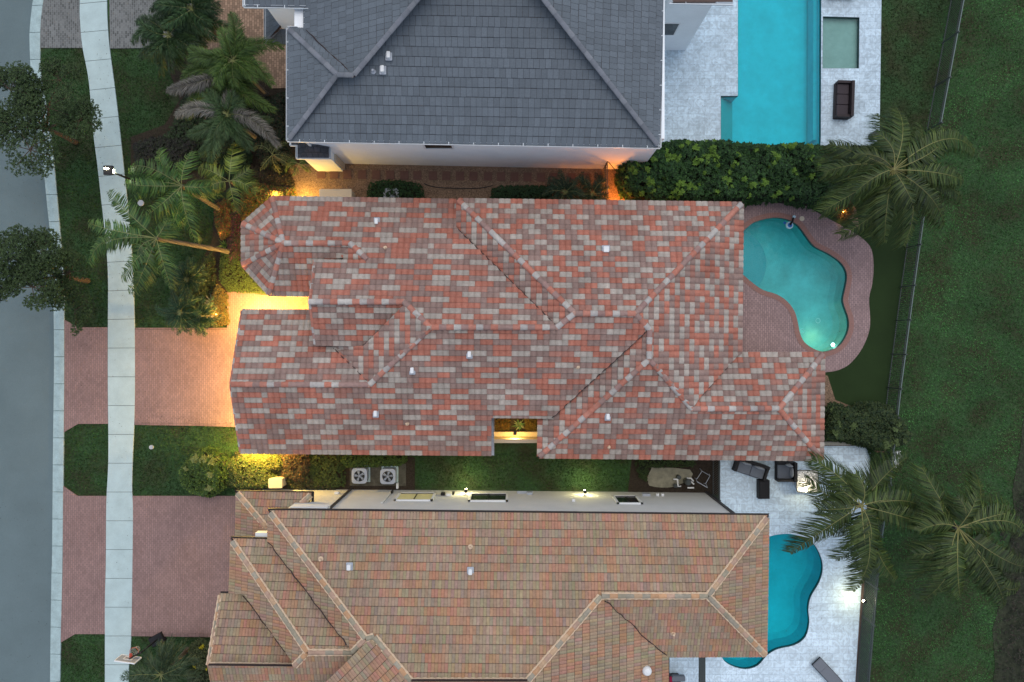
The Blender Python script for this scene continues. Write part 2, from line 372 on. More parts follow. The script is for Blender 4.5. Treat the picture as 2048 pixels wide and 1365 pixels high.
# verge and driveway strips between kerb and pavement
def strip(y0, y1, g=1): return band([(x-.5,y) for x,y in kerbR], [(x+.5,y) for x,y in swL], y0, y1)
p = strip(-420, 97); sheet('grey_paver_apron', px2(p[:-1] + [(interp(swL,97),97)] ), .06, M['gpav'])
def apron(name, y0, y1, ch0, ch1, m, mb):
    xk0, xk1 = interp(kerbR, y0), interp(kerbR, y1)
    L_ = [(interp(kerbR, t)-.5, t) for t in np.linspace(y0-ch0, y1+ch1, 10)]
    Rr = [(interp(swL, t)+.5, t) for t in np.linspace(y1, y0, 10)]
    poly = L_ + ([(interp(kerbR,y1)+28, y1)] if ch1 else []) + Rr + ([(interp(kerbR,y0)+28, y0)] if ch0 else [])
    sheet(name, px2(poly), .06, m)
apron('driveway_apron', 655, 848, 15, 17, M['rpav'], M['rpavb'])
apron('neighbour_driveway_apron', 992, 1268, 20, 17, M['rpav'], M['rpavb'])
# driveways on the house side of the pavement
def drv(name, poly, m, z=.06): return sheet(name, px2(poly), z, m)
drv('driveway', [(271,656),(455,656),(455,584),(655,584),(655,700),(520,760),(520,852),(395,850),(270,849)], M['rpav'])
sheet('driveway_border', px2([(270,844),(395,846),(500,849),(500,855),(395,852),(269.5,850)]), .068, M['rpavb'])
sheet('driveway_front_border', px2([(271,656),(455,656),(455,661),(271,661)]), .068, M['rpavb'])
drv('neighbour_driveway', [(266,992),(482,992),(482,1120),(470,1278),(395,1272),(263,1271)], M['rpav'])
sheet('neighbour_driveway_border', px2([(264,1263),(440,1267),(440,1274),(263,1272)]), .068, M['rpavb'])
drv('grey_driveway', [(215,-420),(400,-420),(420,97),(300,97),(221,98)], M['gpav'])
drv('tan_driveway', [(400,-420),(640,-420),(640,175),(545,178),(500,100),(405,100)], M['tpav'], .063)
# beds
drv('front_bed', [(430,400),(560,385),(560,560),(540,590),(455,584),(452,648),(420,650),(345,640),(340,560),(400,530),(425,480)], M['mulch'], .035)
drv('palm_bed', [(300,40),(420,97),(500,110),(540,178),(600,178),(600,345),(500,395),(330,360),(262,340),(262,275),(330,250),(360,200),(330,120)], M['mulch'], .035)
drv('gravel_bed', [(585,330),(700,325),(1290,338),(1290,420),(560,420),(560,350)], M['gravel'], .04)
drv('gravel_edge_bed', [(1480,385),(1600,396),(1640,410),(1700,440),(1720,462),(1712,420),(1690,380),(1500,370)], M['gravel'], .035)
drv('rear_corner_bed', [(1600,730),(1655,752),(1670,800),(1700,812),(1780,815),(1770,905),(1640,905)], M['gravel'], .035)
drv('side_bed', [(470,905),(760,905),(830,915),(830,985),(470,985)], M['mulch'], .03)
drv('pool_equipment_bed', [(1265,905),(1442,905),(1442,990),(1255,990)], M['mulch'], .034)
drv('courtyard_bed', [(975,825),(1085,825),(1085,868),(975,868)], M['mulch'], .05)
drv('far_bed', [(2046,830),(2080,700),(2300,680),(2300,1600),(1985,1600),(1978,1420),(1990,1330),(1984,1260),(2003,1190),(2010,1120),(2030,1040),(2024,980),(2040,900)], M['scrub'], .03)
# back yards
tf = [(1600,560),(1790,400),(1862,215),(1880,240),(1824,418),(1776,775),(1772,815),(1700,812),(1668,800),(1655,750),(1600,735)]
drv('artificial_turf', [(1748,395),(1830,380),(1822,418),(1776,775.5),(1772,815),(1640,812),(1640,742),(1680,737),(1715,705),(1732,640),(1735,560),(1735,520),(1700,470),(1700,430)], M['turf'], .022)
deck = px2(smoothpoly([(1440,408),(1488,411),(1511.5,408),(1535,398),(1567,399),(1602,408),(1632,424),(1661,440),(1702,462),(1728,480),(1743,500),(1747,532),(1744.5,567.5),(1738,597),(1740,632),(1738.6,661),(1725,696),(1702,726),(1678.5,740),(1652,745),(1600,748),(1500,745),(1440,745)], 3), .05)
b = MB(); b.prism(deck, -.02, .06, [MPOOL]); b.build('pool_deck', M['deckpav'], kind='structure')
lpat = px2([(1438,912),(1640,892),(1738,892),(1748,906),(1743,960),(1731,1098),(1711,1366),(1680,1800),(1300,1800),(1330,1280),(1438,1000)])
b = MB(); b.prism(lpat, -.02, .06, [LPOOL]); b.build('patio', M['marble'], kind='structure')
tpat = px2([(1240,-420),(1764,-420),(1762,0),(1758,277),(1745,292),(1240,292)])
b = MB(); b.prism(tpat, -.02, .06, [TPOOL, SPA]); b.build('neighbour_patio', M['marbleA'], kind='structure')
# ------------------------------------------------------------------ pools
def pool(name, outline, label, wm, pm, depth, cope=None, copem=None, zt=.06, wl=-.07, cat='pool', slope=None, waterline=True):
    t = thing(name, (float(np.mean([p[0] for p in outline])), float(np.mean([p[1] for p in outline])), 0), label, cat)
    b = MB(); n = len(outline); fl = offset(outline, .25) if n > 10 else outline
    a = [(x, y, zt-.02) for x, y in outline]; c = [(x, y, -depth*.8) for x, y in outline]; d = [(x, y, -depth) for x, y in fl]
    b.add(a+c, [(i, n+i, n+(i+1) % n, (i+1) % n) for i in range(n)]); b.add(c+d, [(i, n+i, n+(i+1) % n, (i+1) % n) for i in range(n)])
    b.prism(fl, -depth-.01, -depth, sides=False); b.build('basin', pm, t)
    if waterline:
        b = MB(); ins = offset(outline, .012)
        b.add([(x, y, zt-.015) for x, y in ins]+[(x, y, wl-.10) for x, y in ins], [(i, (i+1) % n, n+(i+1) % n, n+i) for i in range(n)]); b.build('waterline_tiles', M['tileline'], t)
    b = MB(); b.prism(offset(outline, .004), wl-.01, wl, sides=False); b.build('water', wm, t)
    if cope:
        b = MB(); out = offset(outline, -cope); k = 0
        # coping bricks laid end-on round the edge
        pts = outline + [outline[0]]; L_ = 0; acc = []
        ra = MB()
        per = 0; seg = []
        for i in range(n):
            p, q = np.array(outline[i]), np.array(outline[(i+1) % n]); po, qo = np.array(out[i]), np.array(out[(i+1) % n])
            m = max(1, int(round(np.linalg.norm(q-p)/.13)))
            for j in range(m):
                u0, u1 = (j+.05)/m, (j+.95)/m; i0, i1 = p+(q-p)*u0, p+(q-p)*u1; o0, o1 = po+(qo-po)*u0, po+(qo-po)*u1
                tn = np.array((1, .98, .98))*rnd.uniform(.75, 1.25)
                z = zt+.022
                ra.add([(*i0, z), (*i1, z), (*o1, z), (*o0, z), (*i0, zt-.03), (*i1, zt-.03)], [(0,1,2,3),(0,4,5,1)], tn)
        ra.build('coping', copem, t)
    return t
M['copt'] = mat('coping_brick', (.29,.16,.135), .1, 9, .75, tint=False)
mpool = pool('swimming_pool', MPOOL, 'free-form teal pool with a glowing underwater lamp behind the red tiled house', M['water2'], M['plasterg'], 1.45, .28, M['copt'])
b = MB()
for r, z in ((2.05, -.75), (1.55, -.5), (1.05, -.27)):
    c = P(1470, 525); pts = [(c.x+r*math.cos(a), c.y+r*math.sin(a)) for a in np.linspace(-math.pi/2, math.pi/2, 18)]
    b.prism(pts+[(c.x-.3, c.y+r*.9), (c.x-.3, c.y-r*.9)][::1], -1.4, z)
b.build('steps', M['poolstep'], mpool)
for x, y in ((1649, 641), (1616.5, 662)): b = MB(); c = P(x, y); b.tube([(c.x+.13*math.cos(a), c.y+.13*math.sin(a), -.9) for a in np.linspace(0, 2*math.pi, 14)], .02, 5); b.build('floor_drain', M['waterpipe'], mpool)
c = P(1671, 690); b = MB(); b.disc((c.x, c.y, -.35), .11, .03, 14); b.build('underwater_lamp', emis('pool_lamp', (1,.92,.75), 5), mpool)
def point(loc, e, col, r=.1, parent=None, name='lamp_light'):
    l = bpy.data.lights.new(name, 'POINT'); l.energy = e*5; l.color = col; l.shadow_soft_size = r
    o = bpy.data.objects.new(name, l); COL.objects.link(o)
    if parent is not None: o.parent = parent; o.location = Vector(loc) - wloc(parent)
    else: o.location = loc
    return o
c = P(1643, 674); point((c.x, c.y, -.8), 2.3, (1, .58, .16), .1, mpool)
lpool = pool('swimming_pool', LPOOL, 'curved blue pool in the pale stone patio beside the orange tiled house', M['water'], M['plaster'], 1.5, waterline=True)
c = P(1570, 1180); 
tpool = pool('swimming_pool', TPOOL, 'long straight-edged blue pool behind the grey roofed house', M['water'], M['plaster'], 1.5)
b = MB()
for i, z in enumerate((-.2, -.45, -.7, -.95)):
    b.prism(px2([(1441, 194), (1449+i*8.5, 194), (1449+i*8.5, 294), (1441, 294)]), -1.45, z)
b.build('steps', M['poolstep'], tpool)
b = MB(); b.prism(px2([(1636,-420),(1643,-420),(1641,275),(1634,275)]), -1.4, -.55); b.build('bench_ledge', M['plaster'], tpool)
spa = pool('spa', SPA, 'square shallow greenish spa set in the stone deck beside the long pool', M['waterspa'], M['spap'], .3, cat='spa', waterline=True)

# ------------------------------------------------------------------ roofs
MAINC = [(.385,.150,.105), (.262,.180,.155), (.37,.33,.29)]
def rot3(seq_seed, j, g):
    r = random.Random(seq_seed*7919+17); return None
_prev = {}
def tint_main(g):
    def f(i, js, seed):
        r = random.Random((seed*7919+i*104729)^0x5bd1e995); r.random(); out = {}; hi = max(js); pv = _prev.get(seed, {}) if i else {}; cur = {}
        j = min(js)-r.randint(0, 2*g); last = -1
        while j <= hi:
            L_ = g if r.random() < .85 else r.choice((1, 2, g+1)); ov = [sum(1 for k in range(L_) if pv.get(j+k) == q) for q in range(3)]
            w_ = [(.38, .33, .44)[q]*(.12 if q == last else 1)*((.06 if ov[q] > 0 else 1.6) if q == 2 else (.45 if ov[q] > 1 else 1)) for q in range(3)]
            q = r.choices((0, 1, 2), w_)[0]; col = MAINC[q]; k0 = r.uniform(.93, 1.07)
            if q == 0 and r.random() < .25: col = tuple(x*.6+y*.4 for x, y in zip(MAINC[0], MAINC[1]))
            for k in range(L_): m = k0*r.uniform(.92, 1.08); out[j+k] = tuple(x*m for x in col); cur[j+k] = q
            j += L_; last = q
        _prev[seed] = cur
        return out
    return f
LOWC = [(.365,.205,.128), (.310,.232,.158), (.340,.228,.155), (.285,.205,.145), (.348,.255,.175)]
def tint_low(dim=1.0):
    def f(i, js, seed):
        r = random.Random((seed*7919+i*104723)^0x5bd1e995); r.random(); out = {}; j = min(js) - r.randint(0, 12); hi = max(js); s = r.randint(0, 2)
        while j <= hi:
            if s == 0: L_, cs = r.choice((6, 6, 6, 4)), [LOWC[0]]
            elif s == 1: L_, cs = r.choice((4, 6, 4)), [LOWC[1]]
            else: L_, cs = r.choice((6, 8, 4)), [LOWC[2], LOWC[3], LOWC[4], LOWC[1]]
            a = r.randint(0, 3)
            for k in range(L_):
                col = cs[(a+k+(r.random() < .25)) % len(cs)]; out[j+k] = tuple(x*r.uniform(.9, 1.1) for x in col)
            j += L_; s = (s+1) % 3 if r.random() < .85 else r.randint(0, 2)
        return out
    return f
def tint_top(i, js, seed):
    r = random.Random((seed*7919+i*104711)^0x5bd1e995); r.random(); 
    out = {}
    for j in range(min(js), max(js)+1): k = r.uniform(.88, 1.1); out[j] = tuple(x*k for x in (.118, .143, .168))
    return out
STY = dict(
    main=dict(W=.312, E=.305, prof=[0,.042,.064,.072,.064,.042,0], gap=0, h0=.0, lift=.034, tint=tint_main(3), mat='tile'),
    mainN=dict(W=.312, E=.305, prof=[0,.042,.064,.072,.064,.042,0], gap=0, h0=.0, lift=.034, tint=tint_main(2), mat='tile'),
    low=dict(W=.152, E=.395, prof=[0,.011,.017,.011,0], gap=.004, h0=.0, lift=.032, tint=tint_low(), mat='tile'),
    top=dict(W=.275, E=.435, prof=[0,0], gap=.007, h0=.0, lift=.03, tint=tint_top, mat='slate'))
class Roof:
    def __init__(s, parent, style): s.parent = parent; s.st = style; s.tiles = MB(); s.deck = MB(); s.seed = 0; s.planes = {}
    def plane(s, e1, e2, ze, poly, pitch=.42):
        A, B = P(*e1, ze), P(*e2, ze); u = (B-A); u.z = 0; u.normalize(); n = Vector((-u.y, u.x, 0))
        c = P(sum(p[0] for p in poly)/len(poly), sum(p[1] for p in poly)/len(poly), ze)
        if (c-A).dot(n) < 0: u = -u; n = -n
        return A, u, n, u.cross(Vector((n.x, n.y, pitch))).normalized()
    def facet(s, name, e1, e2, ze, poly, style=None, pitch=.42, seed=None, lapside=()):
        st = STY[style or s.st]; A, u, n, N = s.plane(e1, e2, ze, poly, pitch); s.planes[name] = (A, N, pitch)
        s.seed += 1; sd = seed or s.seed
        pts = [onplane(x, y, A, N) for x, y in poly]
        ab = np.array([((p-A).dot(u), (p-A).dot(n)) for p in pts]); rep = ab.copy()
        for k in range(len(rep)):
            if rep[k,1] < .12: rep[k,1] = -.10
        # deck just below the tiles, with a drop edge all round
        def W3(a, b_, h): return (A.x+u.x*a+n.x*b_, A.y+u.y*a+n.y*b_, A.z+pitch*b_+h)
        ring = [Vector((a, b_, 0)) for a, b_ in ab]; tris = geometry.tessellate_polygon([ring])
        s.deck.add([W3(a, b_, -.012) for a, b_ in ab], [tuple(t) for t in tris])
        q = len(ab); s.deck.add([W3(a, b_, -.012) for a, b_ in ab]+[W3(a, b_, -.2) for a, b_ in ab], [(i, (i+1) % q, q+(i+1) % q, q+i) for i in range(q)])
        W_, Ep = st['W'], st['E']/math.sqrt(1+pitch*pitch); prof = st['prof']; K = len(prof)-1
        i0, i1 = 0, int(math.ceil(rep[:,1].max()/Ep)); j0, j1 = int(math.floor(rep[:,0].min()/W_))-1, int(math.ceil(rep[:,0].max()/W_))+1
        amin, bmin = 0, 0
        V = []; T = []; C = []
        jit = random.Random(sd*77)
        for i in range(i0, i1):
            tn = st['tint'](i, range(j0, j1), sd); sh = jit.uniform(0, W_) if st is STY['top'] else 0
            for j in range(j0, j1):
                a0 = j*W_+sh; bf = i*Ep-.035; bb = (i+1)*Ep+(-.052 if st['W'] < .2 else -.055 if st is STY['top'] else -.044); dz = jit.uniform(-.004, .004); g = st['gap']; w2 = W_ - 2*g  # courses stop short: dark underlay in the gap stands in for butt shadows
                if st is STY['top']: g = .006; w2 = W_-2*g; bf += jit.uniform(-.015, .0)
                vs = []
                for k in range(K+1): vs.append((a0+g+w2*k/K, bf, -.012))
                for k in range(K+1): vs.append((a0+g+w2*k/K, bf+.004, prof[k]+st['lift']+dz))
                for k in range(K+1): vs.append((a0+g+w2*k/K, bb, prof[k]+.004+dz))
                V.append(vs); T.append(tn[j]); C.append((a0+W_/2, (i+.5)*Ep))
        V = np.array(V); T = np.array(T); C = np.array(C); nv = V.shape[1]
        f1 = [(r*(K+1)+k, r*(K+1)+k+1, (r+1)*(K+1)+k+1, (r+1)*(K+1)+k) for r in range(2) for k in range(K)]
        ins = inside(rep, C[:,0], C[:,1]); dist = np.full(len(C), 1e9)
        for k in range(len(rep)):
            p, q2 = rep[k], rep[(k+1) % len(rep)]; d = q2-p; L2 = max(d.dot(d), 1e-9)
            t = np.clip(((C-p)@d)/L2, 0, 1); dist = np.minimum(dist, np.linalg.norm(C-(p+t[:,None]*d), axis=1))
        rad = math.hypot(W_, Ep+.05)/2+.01
        full = ins & (dist > rad); part = (dist <= rad)
        def world(v): 
            v = v.reshape(-1, 3); o = np.empty_like(v)
            o[:,0] = A.x+u.x*v[:,0]+n.x*v[:,1]; o[:,1] = A.y+u.y*v[:,0]+n.y*v[:,1]; o[:,2] = A.z+pitch*v[:,1]+v[:,2]; return o
        if full.any():
            vv = V[full]; m = len(vv); F = (np.array(f1)[None]+(np.arange(m)*nv)[:,None,None]).reshape(-1, 4)
            s.tiles.add(world(vv), F, np.repeat(T[full], nv, 0))
        if part.any():
            tr = geometry.tessellate_polygon([[Vector((a, b_, 0)) for a, b_ in rep]])
            for t in tr:
                tp = rep[list(t)]
                if abs(np.cross(tp[1]-tp[0], tp[2]-tp[0])) < 1e-3: continue
                lo, hi = tp.min(0)-rad, tp.max(0)+rad
                sel = part & (C[:,0] > lo[0]) & (C[:,0] < hi[0]) & (C[:,1] > lo[1]) & (C[:,1] < hi[1])
                if not sel.any(): continue
                vv = V[sel]; m = len(vv); bm = bmesh.new(); lay = bm.verts.layers.float_vector.new('t'); tt = np.repeat(T[sel], nv, 0)
                bv = []
                for q3, t3 in zip(vv.reshape(-1, 3), tt): x = bm.verts.new(q3); x[lay] = t3; bv.append(x)
                for k in range(m):
                    for f in f1: bm.faces.new([bv[k*nv+i] for i in f])
                cen = tp.mean(0)
                for k in range(3):
                    p, q2 = tp[k], tp[(k+1) % 3]; d = q2-p; no = np.array((d[1], -d[0])); 
                    if (cen-p).dot(no) > 0: no = -no
                    bmesh.ops.bisect_plane(bm, geom=bm.verts[:]+bm.edges[:]+bm.faces[:], plane_co=(p[0], p[1], 0), plane_no=(no[0], no[1], 0), clear_outer=True)
                if len(bm.faces):
                    bm.verts.index_update()
                    s.tiles.add(world(np.array([x.co[:] for x in bm.verts])), [[x.index for x in f.verts] for f in bm.faces], np.array([x[lay][:] for x in bm.verts]))
                bm.free()
    def z(s, name, px, py): A, N, p = s.planes[name]; return onplane(px, py, A, N)
    def caps(s, mbl, name, p, q, r=.115, L=.37, cols=None, h=.05, wav=None, flat=1.0, rndc=True):
        mb = MB(); mbl.append(mb)
        if wav is not None: wl_ = wav; wav = MB(); wl_.append(wav)
        name2 = name if isinstance(name, tuple) else (name, name)
        a, c = s.z(name2[0], *p), s.z(name2[1], *q); a.z += h; c.z += h; D = c-a; n = max(1, int(round(D.length/L))); d = D.normalized()
        side = d.cross(Vector((0, 0, 1))).normalized(); up = side.cross(d).normalized(); ci = rnd.randint(0, 5)
        for i in range(n):
            s0, s1 = a+D*(i/n), a+D*((i+1)/n) + d*.03; ci += 1; col = (cols[ci % len(cols)] if rnd.random() < .75 else rnd.choice(cols)); k = rnd.uniform(.9, 1.1)
            col = tuple(x*k for x in col); vs = []; r0, r1 = r*1.06, r*.94
            for (pt, rr, e) in ((s0, r0, -.012), (s1, r1, 0)):
                for g in range(9):
                    t = math.pi*g/8; vs.append(tuple(pt+side*math.cos(t)*rr+up*(math.sin(t)*rr*flat*.85-.03-e)))
            vs.append(tuple(s0 - up*.04)); vs.append(tuple(s1 - up*.04))
            mb.add(vs, [(g, g+1, 10+g, 9+g) for g in range(8)] + [(18, g+1, g) for g in range(8)] + [(19, 9+g, 10+g) for g in range(8)], col)
        if wav is not None:
            m = int(D.length/.07); vs = []
            for sgn in (-1, 1):
                pts = []; rs = []
                for i in range(m+1):
                    pts.append(a+D*(i/m)+side*sgn*(r*1.05)-up*.035); rs.append(.03+.028*abs(math.sin(i*math.pi/4.4+sgn))+rnd.uniform(0,.006))
                wav.tube(pts, rs, 6)
    def build(s, ridge_mb, rm, mortar_mb=None, mm=None):
        o = s.tiles.build('roof', M[STY[s.st]['mat']], s.parent)
        s.deck.build('roof_deck', M['under'], o)
        for x in ridge_mb: x.build('ridge_caps', rm, o)
        for x in (mortar_mb or []): x.build('ridge_mortar', mm, o)
        return o
def wall_prism(mb, poly_px, zpx, inset, z0, z1, flip=1):
    w_ = offset(px2(poly_px, zpx), inset); mb.prism(w_, z0, z1)
    return w_
def gutter(mb, pts, z, w_=.13, mat_i=0, h=.11, brackets=True):
    """open trough along an eave line"""
    for (p, q) in zip(pts, pts[1:]):
        a, c = P(*p, z), P(*q, z); d = (c-a).normalized(); sd = d.cross(Vector((0,0,1)))
        for off, zz, ww, hh in ((-w_/2, 0, .018, h), (w_/2, 0, .018, h), (0, -h/2, w_, .012)):
            m = (a+c)/2+sd*off; m.z += zz-.02; mb.box(m, ((c-a).length+.03, ww, hh), math.atan2(d.y, d.x))
        if brackets:
            n = int((c-a).length/1.15)
            for i in range(n):
                m = a+(c-a)*((i+.5)/n); mb.box((m.x, m.y, m.z+.035), (.03, w_*1.1, .015), math.atan2(d.y, d.x))
# ---------------- the middle house
HS = thing('house', P(1050, 655), 'single-storey house in the middle with a mottled red, mauve and pale grey tile roof', 'house')
rf = Roof(HS, 'main'); F = rf.facet; SD = 3
F('N', (545,393.5), (912,399.5), 3.0, [(545,393.5),(912,399.5),(913,455),(1114,652),(1114,656),(862,656),(808,604.5),(620,604),(628,519.5),(735,520),(700,487.5),(568,487)])
F('S', (480.5,906.5), (983,911), 3.0, [(461,769),(738,770),(862,655),(1114,655),(1149,627.5),(1270,627.5),(1293,652),(1290,666),(1103,837.7),(983,836.5),(983,911),(480.5,906.5)])
F('tw', (483.5,447), (483.5,532), 3.0, [(483.5,447),(568,486),(483.5,532)])
F('tnw', (545,393.5), (483.5,447), 3.0, [(545,393.5),(568,486),(483.5,447)])
F('tsw', (483.5,532), (538,592), 3.0, [(483.5,532),(568,486),(538,592)])
F('ts', (538,592), (650,593.5), 3.0, [(538,592),(568,487),(702,488),(725,512),(660,520),(650,593.5)])
F('tsx', (640,500), (640,560), 3.34, [(676,506),(701,489),(734,520),(690,521)], pitch=.42)
F('sgS', (630,690.5), (727,692), 4.3, [(620,604),(809,604.5),(806,614),(727,692),(630,690.5)])
F('sgW', (650,640), (650,760), 3.55, [(806,612),(809,604.5),(862,655),(738,769),(732,762),(664,693),(727,692)], seed=90)
F('gN', (484,620), (640,620.5), 3.0, [(484,620),(660,620.5),(738,768),(461,769)])
F('neN', (914,398), (1486,405.5), 3.55, [(914,398),(1486,405.5),(1270,627.5),(1149,627.5)], 'mainN')
F('neW', (914,398), (913,455), 3.55, [(914,398),(1149,627.5),(1114,653),(913,455)], 'mainN')
F('E', (1486,405.5), (1483,705), 3.55, [(1486,405.5),(1484,706),(1475,712),(1400,795),(1384,818),(1298,719),(1299,660),(1270,627.5)], 'mainN')
F('seW', (1076,838), (1075,916), 3.45, [(1076,838),(1103,837.7),(1290,666),(1293,655),(1299,660),(1298,719),(1075,916)], 'mainN')
F('seS', (1075,916), (1646,921.5), 3.45, [(1075,916),(1298,719),(1384,818.6),(1557,817),(1646,921.5)], 'mainN')
F('beN', (1484,705.5), (1648,705.5), 3.45, [(1475,711),(1484,705.5),(1648.5,706),(1557,817),(1384,818.6),(1400,795)], 'mainN')
F('beE', (1648.5,706), (1646,921.5), 3.45, [(1648.5,706),(1646,921.5),(1557,817)], 'mainN')
RC = [(.43,.17,.12), (.43,.41,.38), (.31,.205,.18), (.44,.19,.14), (.41,.39,.37), (.30,.19,.17)]
rg = []
for nm, p, q in (('tnw',(545,396),(566,483)),('tnw',(486,448),(564,485)),('tsw',(486,530),(564,488)),('tsw',(539,589),(566,490)),('N',(570,487),(700,487)),(('N','N'),(700,487),(734,519)),
    ('N',(618,604),(808,604)),('N',(808,604),(861,655)),('S',(740,769),(861,656)),('S',(464,769),(736,770)),('N',(864,655),(1114,655)),
    ('neN',(917,401),(1148,626)),('S',(1114,655),(1147,629)),('S',(1151,627.5),(1269,627.5)),('neN',(1482,409),(1272,626)),('E',(1271,629),(1299,660)),('E',(1299,661),(1298,717)),
    ('seS',(1079,913),(1296,721)),('seS',(1300,721),(1384,818)),('seS',(1386,818),(1556,817)),('beN',(1645,709),(1559,816)),('seS',(1643,918),(1558,819))):
    rf.caps(rg, nm, p, q, .145, .36, RC, h=.065)
# apex blobs of mortar
for nm, p in (('N',(568,486)),('N',(862,655)),('S',(738,770)),('S',(1149,627.5)),('neN',(1270,627.5)),('seS',(1298,719)),('seS',(1557,817)),('seS',(1384,818)),('S',(1114,655)),('N',(808,604)),('E',(1299,660))):
    c = rf.z(nm, *p); rg.append(MB()); rg[-1].tube([(c.x,c.y,c.z-.05),(c.x,c.y,c.z+.1),(c.x,c.y,c.z+.15)], [.15,.13,.05], 8, (.44,.27,.22))
rk = MB()   # barrel tiles up the open gable ends
def rake(mb, nm, p, q, cols, r=.08):
    rf_.caps(mb, nm, p, q, r, .33, cols, h=.02)
rf_ = rf
rake(rg, 'gN', (484.5,622), (461.5,767), RC); rake(rg, 'S', (481,904), (461.5,771), RC); rake(rg, 'N', (629,521), (619.5,603), RC); rake(rg, 'sgS', (630,689), (619.5,606), RC)
rf.build(rg, M['tile'])
wb = MB()
main_out = [(484,620),(615,622),(618,592),(538,592),(484,532),(484,447),(545,394),(912,400),(1484,407),(1483,705),(1647,706),(1645,920),(1077,915),(1077,838),(983,836),(983,909),(481,905)]
wp = wall_prism(wb, main_out, 3.0, .55, 0, 2.95)
wall_prism(wb, [(930,400),(1484,407),(1483,720),(930,700)], 3.4, .6, 0, 3.5); wall_prism(wb, [(1090,720),(1483,720),(1647,712),(1645,918),(1090,914)], 3.4, .6, 0, 3.4)
# gable end walls
def gable(nm, p, a, q, x_in, z0):
    A_, B_, C_ = rf.z(nm[0], *p), rf.z(nm[1], *a), rf.z(nm[2], *q)
    for v in (A_, B_, C_): v.x += x_in; v.z -= .1
    wb.add([(A_.x, A_.y, z0), tuple(A_), tuple(B_), tuple(C_), (C_.x, C_.y, z0)], [(0,1,2,3,4)])
gable(('gN','gN','S'), (484,622), (461,769), (481,904), .5, 2.5)
gable(('N','N','sgS'), (628,521), (620,604), (630,689), .4, 2.9)
A_ = rf.z('N', 628, 521); B_ = rf.z('N', 735, 520); wb.add([(A_.x+.4, A_.y-.1, 2.9), (A_.x+.4, A_.y-.1, A_.z-.1), (B_.x, B_.y-.1, B_.z-.1), (B_.x, B_.y-.1, 2.9)], [(0,1,2,3)])
A_ = rf.z('sgS', 630, 690.5); B_ = rf.z('sgS', 727, 692); wb.add([(A_.x+.4, A_.y+.2, 2.9), (A_.x+.4, A_.y+.2, A_.z-.1), (B_.x, B_.y+.2, B_.z-.1), (B_.x, B_.y+.2, 2.9)], [(0,1,2,3)])
wb.build('wall', M['wallm'], HS)
b = MB(); b.prism(offset(px2(main_out, 3.0), .03), 2.86, 2.90, bottom=True); b.build('soffit', M['soffit'], HS)
g = MB(); gutter(g, [(985.5,836),(985.5,911)], 3.02); g.build('gutter', M['acwhite'], HS)
b = MB()
for (x, y) in ((520,611),(575,611)): pass
b.box((*P(640,603)[:2], 1.1), (.08, .9, 2.1)); b.build('front_door', M['fascia'], HS)
b = MB(); c = P(497, 763, 0); b.box((wp[0][0]-.02, (P(0,655).y+P(0,865).y)/2, 1.15), (.08, 5.2, 2.2)); b.build('garage_door', M['beige'], HS)
# courtyard: low lit wall and ledge
b = MB(); b.prism(px2([(986,866),(1076,866),(1076,878),(986,878)], .9), 0, .55); b.prism(px2([(984,879),(1077,879),(1077,886.5),(984,886.5)], 1.7), 0, 1.7); b.build('courtyard_wall', M['wallm'], label=None, cat=None)
o = bpy.data.objects['courtyard_wall']; tag(o, 'low cream wall with a lit ledge closing the small courtyard in the red tiled roof', 'wall')

# ---------------- the lower (two-storey) house
HL = thing('house', P(1000, 1200), 'two-storey grey-walled house with an orange and olive tile roof at the bottom', 'house')
rl = Roof(HL, 'low'); F = rl.facet; ZE = 6.4
F('N', (538,1022), (1537.5,1032), ZE, [(538,1022),(1537.5,1032),(1415,1192),(1201,1192),(1055,1363),(822,1363),(748,1273),(731,1278)])
F('W1', (536,1030), (536,1080), ZE, [(538,1022),(731,1278),(706,1305),(694,1290),(536,1080)])
F('W2', (748,1273), (655,1363), 8.6, [(748,1273),(822,1363),(860,1408),(610,1408),(655,1363),(744,1284)], pitch=.3)
F('BN', (463,1078), (536,1080), 6.0, [(463,1078),(536,1080),(694,1290),(706,1305),(615,1305)])
F('BW', (462,1083), (458.5,1187), 6.0, [(463,1078),(615,1305),(590,1333),(577,1313),(488,1189),(458.5,1187)])
F('CN', (441,1188), (488,1189), 5.6, [(439,1188),(488,1189),(577,1313),(590,1333),(415,1331)])
F('CS', (420,1490), (655,1490), 5.6, [(415,1331),(590,1333),(617,1306),(706,1305),(731,1279),(748,1275),(744,1284),(655,1365),(590,1430),(432,1430)])
F('EN', (1336,1320), (1336,1400), ZE, [(1055,1363),(1201,1192),(1209,1200),(1334,1314),(1337,1430),(1000,1430)])
F('ES', (1334,1314), (1533,1313), ZE, [(1201,1192),(1415,1192),(1533,1313),(1334,1314)])
F('EE', (1537.5,1032), (1533,1313), ZE, [(1537.5,1032),(1533,1313),(1415,1192)])
F('SS', (822,1620), (1055,1620), ZE, [(822,1363),(1055,1363),(1010,1425),(860,1425)])
F('AN', (473,984), (625,987), 3.3, [(473,984),(625,987),(612,1020),(600,1070),(536,1060)])
F('AW', (473,984), (471,1076), 3.3, [(473,984),(545,1066),(545,1082),(471,1076)])
LC = [(.46,.27,.15), (.30,.27,.20), (.40,.27,.20), (.44,.30,.19), (.31,.28,.22)]
rg = []; mo = []
